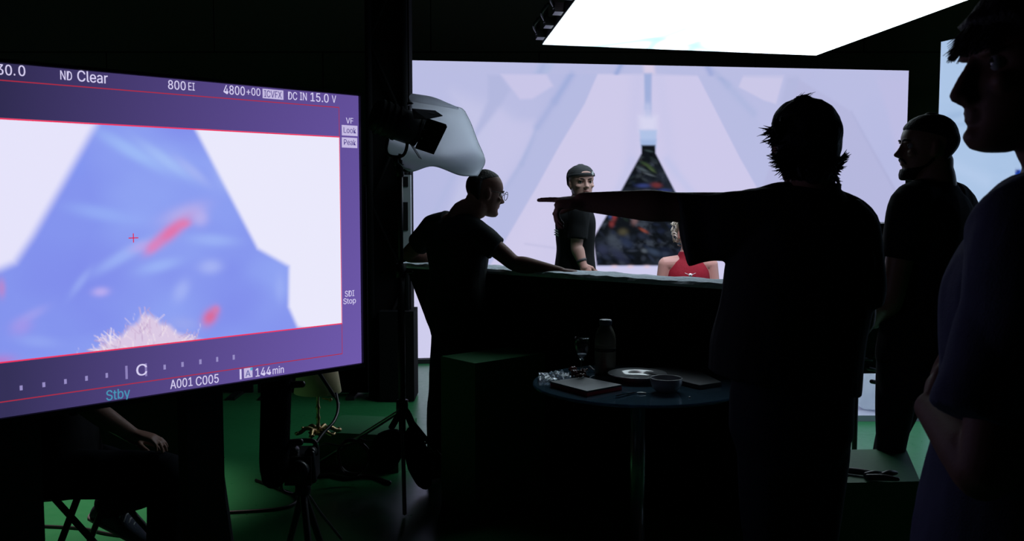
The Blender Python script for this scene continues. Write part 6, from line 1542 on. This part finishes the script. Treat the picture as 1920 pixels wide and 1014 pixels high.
# ---------------- the man with glasses leaning on the rim
Y = 5.0
rD, fD = dirs((.55, .84, 0))
frD = Frame(at(900, 401, Y), (.93, .36, 0), .232, -.20)
P, S, N_ = at(857, 588, Y), at(859, 424, Y), at(869, 398, Y)
shL, elL, wrL = at(815, 425, Y + .10), at(766, 477, Y + .26), at(822, 482, Y + .34)
shR, elR, wrR = at(898, 440, Y - .10), at(964, 493, Y - .14), at(1046, 509, Y - .22)
hpL, hpR = at(842, 615, Y + .05), at(866, 612, Y - .02)
knL, anL = Vector((at(824, 600, Y).x, Y + .06, .48)), Vector((at(818, 600, Y).x, Y + .08, .09))
knR, anR = Vector((at(866, 600, Y).x, Y - .02, .48)), Vector((at(866, 600, Y).x, Y + .02, .09))
b = NB()
head(b, frD, 1.0)
torso(b, P, S, N_, rD, rD, .92)
tube(b, [S, N_, frD(0, -.1, .12), frD(0, -.12, .3)], [.075, .064, .062, .062], 24, smooth=4)
for sh, el, wr in ((shL, elL, wrL), (shR, elR, wrR)):
    arm(b, sh, el, wr, .98); tube(b, [S.lerp(sh, .3), sh], [.07, .06], 18)
hand(b, wrR, (1, -.1, -.03), (0, 0, -1), (-.1, -1, 0) if False else (.1, 1, 0), [(.12, .12, .1), (.05, .10, .08), (.08, .12, .1), (.15, .2, .1)], .98, fan=.09)
hand(b, wrL, (.9, .3, 0), (0, 0, -1), (0, -1, 0), RELAX, .98)
for a, c, d in ((hpL, knL, anL), (hpR, knR, anR)): leg(b, a, c, d, .86)
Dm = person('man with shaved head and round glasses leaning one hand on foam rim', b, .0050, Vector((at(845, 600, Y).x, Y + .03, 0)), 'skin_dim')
eyes(frD, Dm); face_hair(frD, Dm, M['hair_dark'])
b = NB()
torso(b, P, S, N_ - (N_ - S) * .12, rD, rD, .94, .020, t0=-.22)
for sh, el, q in ((shL, elL, .62), (shR, elR, .50)):
    tube(b, [S.lerp(sh, .4) + UP * .012, sh, sh.lerp(el, q * .5), sh.lerp(el, q)], [.070, .068, .066, .064], 24, 'flat', smooth=5)
garment(b, 'shirt', M['tee_charcoal'], Dm, .0065, 2, folds(.005, 11))
b = NB()
for a, c, d in ((hpL, knL, anL), (hpR, knR, anR)): leg(b, a, c, d, .86, .014, .016)
loft(b, [(P + Vector((0, 0, z)), rD * x, fD * y) for z, x, y in ((-.16, .12, .11), (-.06, .15, .12), (.06, .145, .115))], 32, 2.4)
garment(b, 'trousers', M['jeans'], Dm, .009, 3, folds(.004, 9))
for an in (anL, anR): shoe(Dm, an, (.4, .8, 0), M['shoe'])
b = NB()
scalp(b, frD, .008, .86, zlo=.28, back_only=-.12, taper=.30)
garment(b, 'hair', M['hair_dark'], Dm, .0045, 2)
gl = None
rimparts = []
b = NB()
for sx in (-1, 1):
    c = frD(sx * .155, .475, .50)
    pts = [c + (frD.r * math.cos(a) * .105 + frD.u * math.sin(a) * .095) * frD.H for a in np.linspace(0, 2 * math.pi, 25)]
    tube(b, pts, .0016, 6, 'flat')
    tube(b, [frD(sx * .26, .47, .53), frD(sx * .335, .30, .54), frD(sx * .35, .0, .52)], .0016, 6, smooth=3)
tube(b, [frD(-.05, .475, .52), frD(0, .485, .535), frD(.05, .475, .52)], .0016, 6, smooth=3)
obj('glasses', b, M['black_metal'], Dm, True)

# ---------------- the man with the backward cap behind the rim
Y = 6.7
rE, fE = dirs((.95, .12, 0))
frE = Frame(at(1090, 374, Y), (.30, -.95, 0), .240, 0.0, 0.02)
P, S, N_ = at(1078, 524, Y), at(1079, 394, Y), at(1085, 376, Y)
shR, elR, wrR = S + Vector((.015, -.17, -.01)), at(1081, 462, Y - .20), at(1093, 496, Y - .24)
shL, elL, wrL = S + Vector((-.015, .17, -.01)), at(1085, 465, Y + .2), at(1100, 500, Y + .18)
b = NB()
head(b, frE, 1.0)
torso(b, P, S, N_, rE, rE, .98)
tube(b, [S, N_, frE(0, -.06, .15), frE(0, -.1, .3)], [.075, .060, .060, .062], 24, smooth=4)
for sh, el, wr in ((shL, elL, wrL), (shR, elR, wrR)):
    arm(b, sh, el, wr, 1.0); tube(b, [S.lerp(sh, .3), sh], [.072, .062], 18)
hand(b, wrR, (.4, -.1, -.9), (-.3, .9, 0), (.9, .3, .3), RELAX)
hand(b, wrL, (.3, 0, -1), (0, -1, 0), (1, 0, 0), RELAX)
hpR, hpL = P + Vector((.01, -.09, -.04)), P + Vector((-.01, .09, -.04))
for hp in (hpL, hpR): leg(b, hp, Vector((hp.x + .01, hp.y, .5)), Vector((hp.x - .01, hp.y, .09)), .92)
Em = person('young man in black shirt and backward cap looking over from behind the foam rim', b, .0040, Vector((P.x, P.y, 0)), 'skin_fair')
eyes(frE, Em, (.22, -.97, -.02)); face_hair(frE, Em, M['hair_dark'])
tube(b := NB(), [frE(-.085, .405, .236), frE(0, .438, .240), frE(.085, .405, .236)], [.008 * frE.H, .022 * frE.H, .008 * frE.H], 8, smooth=4); obj('lips', b, M['lip'], Em, True)
b = NB()
torso(b, P, S, N_ - (N_ - S) * .12, rE, rE, 1.0, .024, t0=-.22, hem=(.18, .155))
for sh, el in ((shL, elL), (shR, elR)):
    tube(b, [S.lerp(sh, .4) + UP * .012, sh, sh.lerp(el, .42), sh.lerp(el, .78)], [.074, .070, .070, .068], 24, 'flat', smooth=5)
garment(b, 'shirt', M['tee_black'], Em, .0065, 2, folds(.004, 11))
b = NB()
for hp in (hpL, hpR): leg(b, hp, Vector((hp.x + .01, hp.y, .5)), Vector((hp.x - .01, hp.y, .09)), .92, .013, .02)
loft(b, [(P + Vector((0, 0, z)), rE * x, fE * y) for z, x, y in ((-.16, .13, .11), (-.06, .16, .125), (.06, .155, .12))], 32, 2.4)
garment(b, 'trousers', M['jeans'], Em, .009, 3)
for hp in (hpL, hpR): shoe(Em, Vector((hp.x - .01, hp.y, .09)), (1, 0, 0))
p = at(1041, 434, Y - .03)
for dz, ln in ((.012, .030), (-.004, .026), (-.02, .03)):
    tube(b := NB(), [p + Vector((-.004, -.02, dz)), p + Vector((.012, -.035, dz - .004)), p + Vector((ln, -.052, dz - .014))], .0045, 8, smooth=3); obj('back_print', b, M['print_white'], Em, True)
d = (wrR - elR).normalized(); c = elR.lerp(wrR, .80)
u = d.cross(UP).normalized(); v = d.cross(u)
loft(b := NB(), [(c - d * .008, u * .036, v * .036), (c + d * .008, u * .035, v * .035)], 24); obj('wristband', b, M['ink'], Em, True)
# cap worn backwards: dome, sweatband with the strap gap over the brow, bill hanging at the nape
b = NB()
scalp(b, frE, .032, .70, zlo=.60, back_only=.0)
cap = garment(b, 'cap', M['cap_cloth'], Em, .0045, 2)
ring = []
n = 40
for zz, g in ((.655, .030), (.655, .046), (.735, .046), (.735, .030)):
    f, bk, w_ = head_ring(zz, g)
    ring.append([frE(w_ * spow(math.sin(2 * math.pi * k / n), 2.2), (f + bk) / 2 + (f - bk) / 2 * spow(math.cos(2 * math.pi * k / n), 2.2), zz + .03 * math.cos(2 * math.pi * k / n)) for k in range(n)])
b = NB()
vr = [[b.verts.new(p) for p in r] for r in ring]
for i in range(4):
    a, c = vr[i], vr[(i + 1) % 4]
    for k in range(n): b.faces.new((a[k], a[(k + 1) % n], c[(k + 1) % n], c[k]))
obj('sweatband', b, M['cap_cloth'], cap, True)
st = [(frE(0, .395 - .02 * t, .755 + .055 * t), frE.r * (.155 * math.sqrt(max(0.02, 1 - t * t))) * frE.H, frE.f * .030 * frE.H) for t in (0, .4, .7, .9, 1)]
loft(b := NB(), st, 24); o = obj('strap_gap', b, M['skin_fair'], cap, True); o['label'] = 'skin showing through the strap gap'
q = frE(-.20, .375, .745)
box(b := NB(), q, (.014, .012, .026), frE.R); obj('white_tag', b, M['white_plastic'], cap, bevel=.003)
st = [(frE(0, y, z), frE.r * hw * frE.H, (frE.f * .3 + frE.u * -.1).normalized() * .014 * frE.H) for y, z, hw in ((-.41, .68, .26), (-.47, .56, .27), (-.50, .44, .25), (-.505, .36, .19), (-.50, .32, .10))]
loft(b := NB(), st, 24, 2.4); obj('bill', b, M['cap_cloth'], cap, True)
b = NB()
scalp(b, frE, .012, .99, zlo=.28, back_only=-.10, taper=.2)
garment(b, 'hair', M['hair_dark'], Em, .0045, 2)

# ---------------- the woman in red sitting behind the rim
Y = 6.4
rF, fF = dirs((0, -1, 0))
S = at(1290, 494, Y); P = S - Vector((0, 0, .50)); N_ = S + Vector((0, 0, .085))
frF = Frame(at(1293, 469, Y), (.05, -1, 0), .222, -.03)
shR, shL = S + rF * .150 + UP * -.005, S - rF * .150 + UP * -.005
elR, wrR = shR + Vector((-.045, 0, -.27)), shR + Vector((.05, -.20, -.36))
elL, wrL = shL + Vector((.045, 0, -.27)), shL + Vector((-.05, -.20, -.36))
b = NB()
head(b, frF, .85)
torso(b, P, S, N_, rF, rF, .84)
tube(b, [S, N_, frF(0, -.05, .15), frF(0, -.08, .3)], [.06, .050, .050, .052], 24, smooth=4)
for sh, el, wr in ((shL, elL, wrL), (shR, elR, wrR)):
    arm(b, sh, el, wr, .88); tube(b, [S.lerp(sh, .4), sh], [.06, .050], 18)
hand(b, wrR, (.6, -.6, -.2), (0, 0, -1), (.6, .6, 0), RELAX, .9); hand(b, wrL, (-.6, -.6, -.2), (0, 0, -1), (-.6, .6, 0), RELAX, .9)
kn = [P + Vector((sx * .11, -.40, -.03)) for sx in (-1, 1)]
for k_, sx in zip(kn, (-1, 1)): leg(b, P + Vector((sx * .09, -.02, -.06)), k_, Vector((k_.x, k_.y + .02, .09)), .86)
Fm = person('woman with curly platinum hair in sleeveless red top sitting behind the rim', b, .0045, Vector((P.x, P.y - .3, 0)), 'skin_fair')
eyes(frF, Fm); face_hair(frF, Fm, M['hair_blond'])
tube(b := NB(), [frF(-.085, .405, .236), frF(0, .438, .240), frF(.085, .405, .236)], [.008 * frF.H, .022 * frF.H, .008 * frF.H], 8, smooth=4); obj('lips', b, M['lip'], Fm, True)
b = NB()
torso(b, P, S, N_ + UP * -.005, rF, rF, .86, .012, t0=-.10, widths=([0, .6, .82, .95, 1.1], [1.0, 1.0, .92, .86, .95]))
garment(b, 'red_top', M['tee_red'], Fm, .005, 2, folds(.002, 14))
b = NB()
for k_, sx in zip(kn, (-1, 1)): leg(b, P + Vector((sx * .09, -.02, -.06)), k_, Vector((k_.x, k_.y + .02, .09)), .86, .012, .02)
loft(b, [(P + Vector((0, 0, z)), rF * x, fF * y) for z, x, y in ((-.13, .12, .10), (-.06, .155, .12), (.05, .15, .115))], 32, 2.4)
garment(b, 'trousers', M['jeans'], Fm, .009, 3)
for k_ in kn: shoe(Fm, Vector((k_.x, k_.y + .02, .09)), (0, -1, 0), None, .9)
pc = at(1294.5, 515.5, Y - .125)
lathe_bm = NB(); tube(lathe_bm, [pc + Vector((0, .004, 0)), pc + Vector((0, -.005, 0))], .0115, 24, 'flat'); pend = obj('pendant', lathe_bm, M['white_plastic'], Fm, True)
tube(b := NB(), [pc + Vector((0, -.004, 0)), pc + Vector((0, -.008, 0))], .005, 16, 'flat'); obj('pendant_stone', b, M['steel'], pend, True)
tube(b := NB(), [pc + Vector((-.035, .003, .012)), pc + Vector((-.012, 0, .003)), pc + Vector((.012, 0, .003)), pc + Vector((.035, .003, .012))], .0022, 8); obj('pendant_bar', b, M['steel'], pend, True)
b = NB()
scalp(b, frF, .06, .80, zlo=.42, back_only=-.05, lump=.012)
garment(b, 'hair', M['hair_blond'], Fm, .006, 2)
b = NB()
rs = random.Random(12)
for k in range(150):
    a = rs.uniform(-math.pi, math.pi); z = rs.uniform(.22, 1.02)
    f, bk, w_ = head_ring(min(z, 1.0), .07)
    y = (f + bk) / 2 + (f - bk) / 2 * math.cos(a)
    if y > .12 and z < .80: continue
    c = frF(w_ * math.sin(a), y, z)
    out = (c - frF(0, -.03, .6)).normalized()
    t1 = out.cross(Vector((rs.uniform(-1, 1), rs.uniform(-1, 1), rs.uniform(-1, 1)))).normalized(); t2 = out.cross(t1)
    rad = rs.uniform(.010, .017)
    pts = [c + (t1 * math.cos(q) + t2 * math.sin(q)) * rad + out * (.004 + .004 * q) for q in np.linspace(0, 7.5, 14)]
    tube(b, pts, .0042, 6, 'flat')
obj('curl', b, M['hair_blond'], Fm, True)['kind'] = 'stuff'

# ---------------- the person sitting on the folding chair behind the monitor
Y = 3.75
rG, fG = dirs((1, 0, 0))
P = at(118, 872, Y); S = P + Vector((-.02, 0, .45)); N_ = S + Vector((.02, 0, .085))
frG = Frame(N_ + Vector((.02, 0, .06)), (1, -.05, 0), .23, -.15)
hpN, knN, anN = P + Vector((0, -.10, -.01)), at(318, 884, Y - .14), at(312, 1110, Y - .14)
anN.z = .09
hpX, knX, anX = P + Vector((0, .09, -.01)), at(300, 905, Y + .16), at(205, 944, Y + .22)
b = NB()
head(b, frG)
torso(b, P, S, N_, rG, rG, .95)
tube(b, [S, N_, frG(0, -.08, .12), frG(0, -.1, .3)], [.07, .06, .06, .06], 24, smooth=4)
shN, elN, wrN = S + Vector((0, -.17, -.01)), at(175, 770, Y - .2), at(246, 812, Y - .16)
shX, elX, wrX = S + Vector((0, .17, -.01)), at(180, 770, Y + .2), at(250, 820, Y + .1)
for sh, el, wr in ((shN, elN, wrN), (shX, elX, wrX)):
    arm(b, sh, el, wr, .95); tube(b, [S.lerp(sh, .3), sh], [.07, .06], 18)
    hand(b, wr, (1, .1, -.25), (0, 0, -1), (0, 1 if sh is shN else -1, 0), RELAX, .95)
leg(b, hpN, knN, anN, .95); leg(b, hpX, knX, anX, .95)
Gm = person('person in dark clothes sitting on the folding chair behind the monitor stand', b, .0055, Vector((P.x, P.y, 0)), 'skin')
eyes(frG, Gm); face_hair(frG, Gm, M['hair_dark'])
b = NB()
torso(b, P, S, N_ - UP * .01, rG, rG, .97, .020, t0=-.12)
for sh, el in ((shN, elN), (shX, elX)): tube(b, [S.lerp(sh, .4) + UP * .012, sh, sh.lerp(el, .4), sh.lerp(el, .85)], [.072, .068, .066, .062], 24, 'flat', smooth=5)
garment(b, 'shirt', M['tee_black'], Gm, .008, 2, folds(.004, 10))
b = NB()
leg(b, hpN, knN, anN, .95, .014, .022); leg(b, hpX, knX, anX, .95, .014, .012)
loft(b, [(P + Vector((0, 0, z)), rG * x, fG * y) for z, x, y in ((-.09, .14, .12), (-.03, .165, .13), (.08, .155, .12))], 32, 2.4)
garment(b, 'trousers', M['jeans'], Gm, .008, 3, folds(.005, 9))
b = NB(); scalp(b, frG, .03, .75, zlo=.36, back_only=-.1); garment(b, 'hair', M['hair_dark'], Gm, .006, 2)
shoe(Gm, anN, (1, 0, 0), M['shoe'])
shoe(Gm, anX + Vector((0.01, 0, -.02)), (.92, -.05, -.42), M['shoe'], 1.0, (.42, -.25, .9), True)
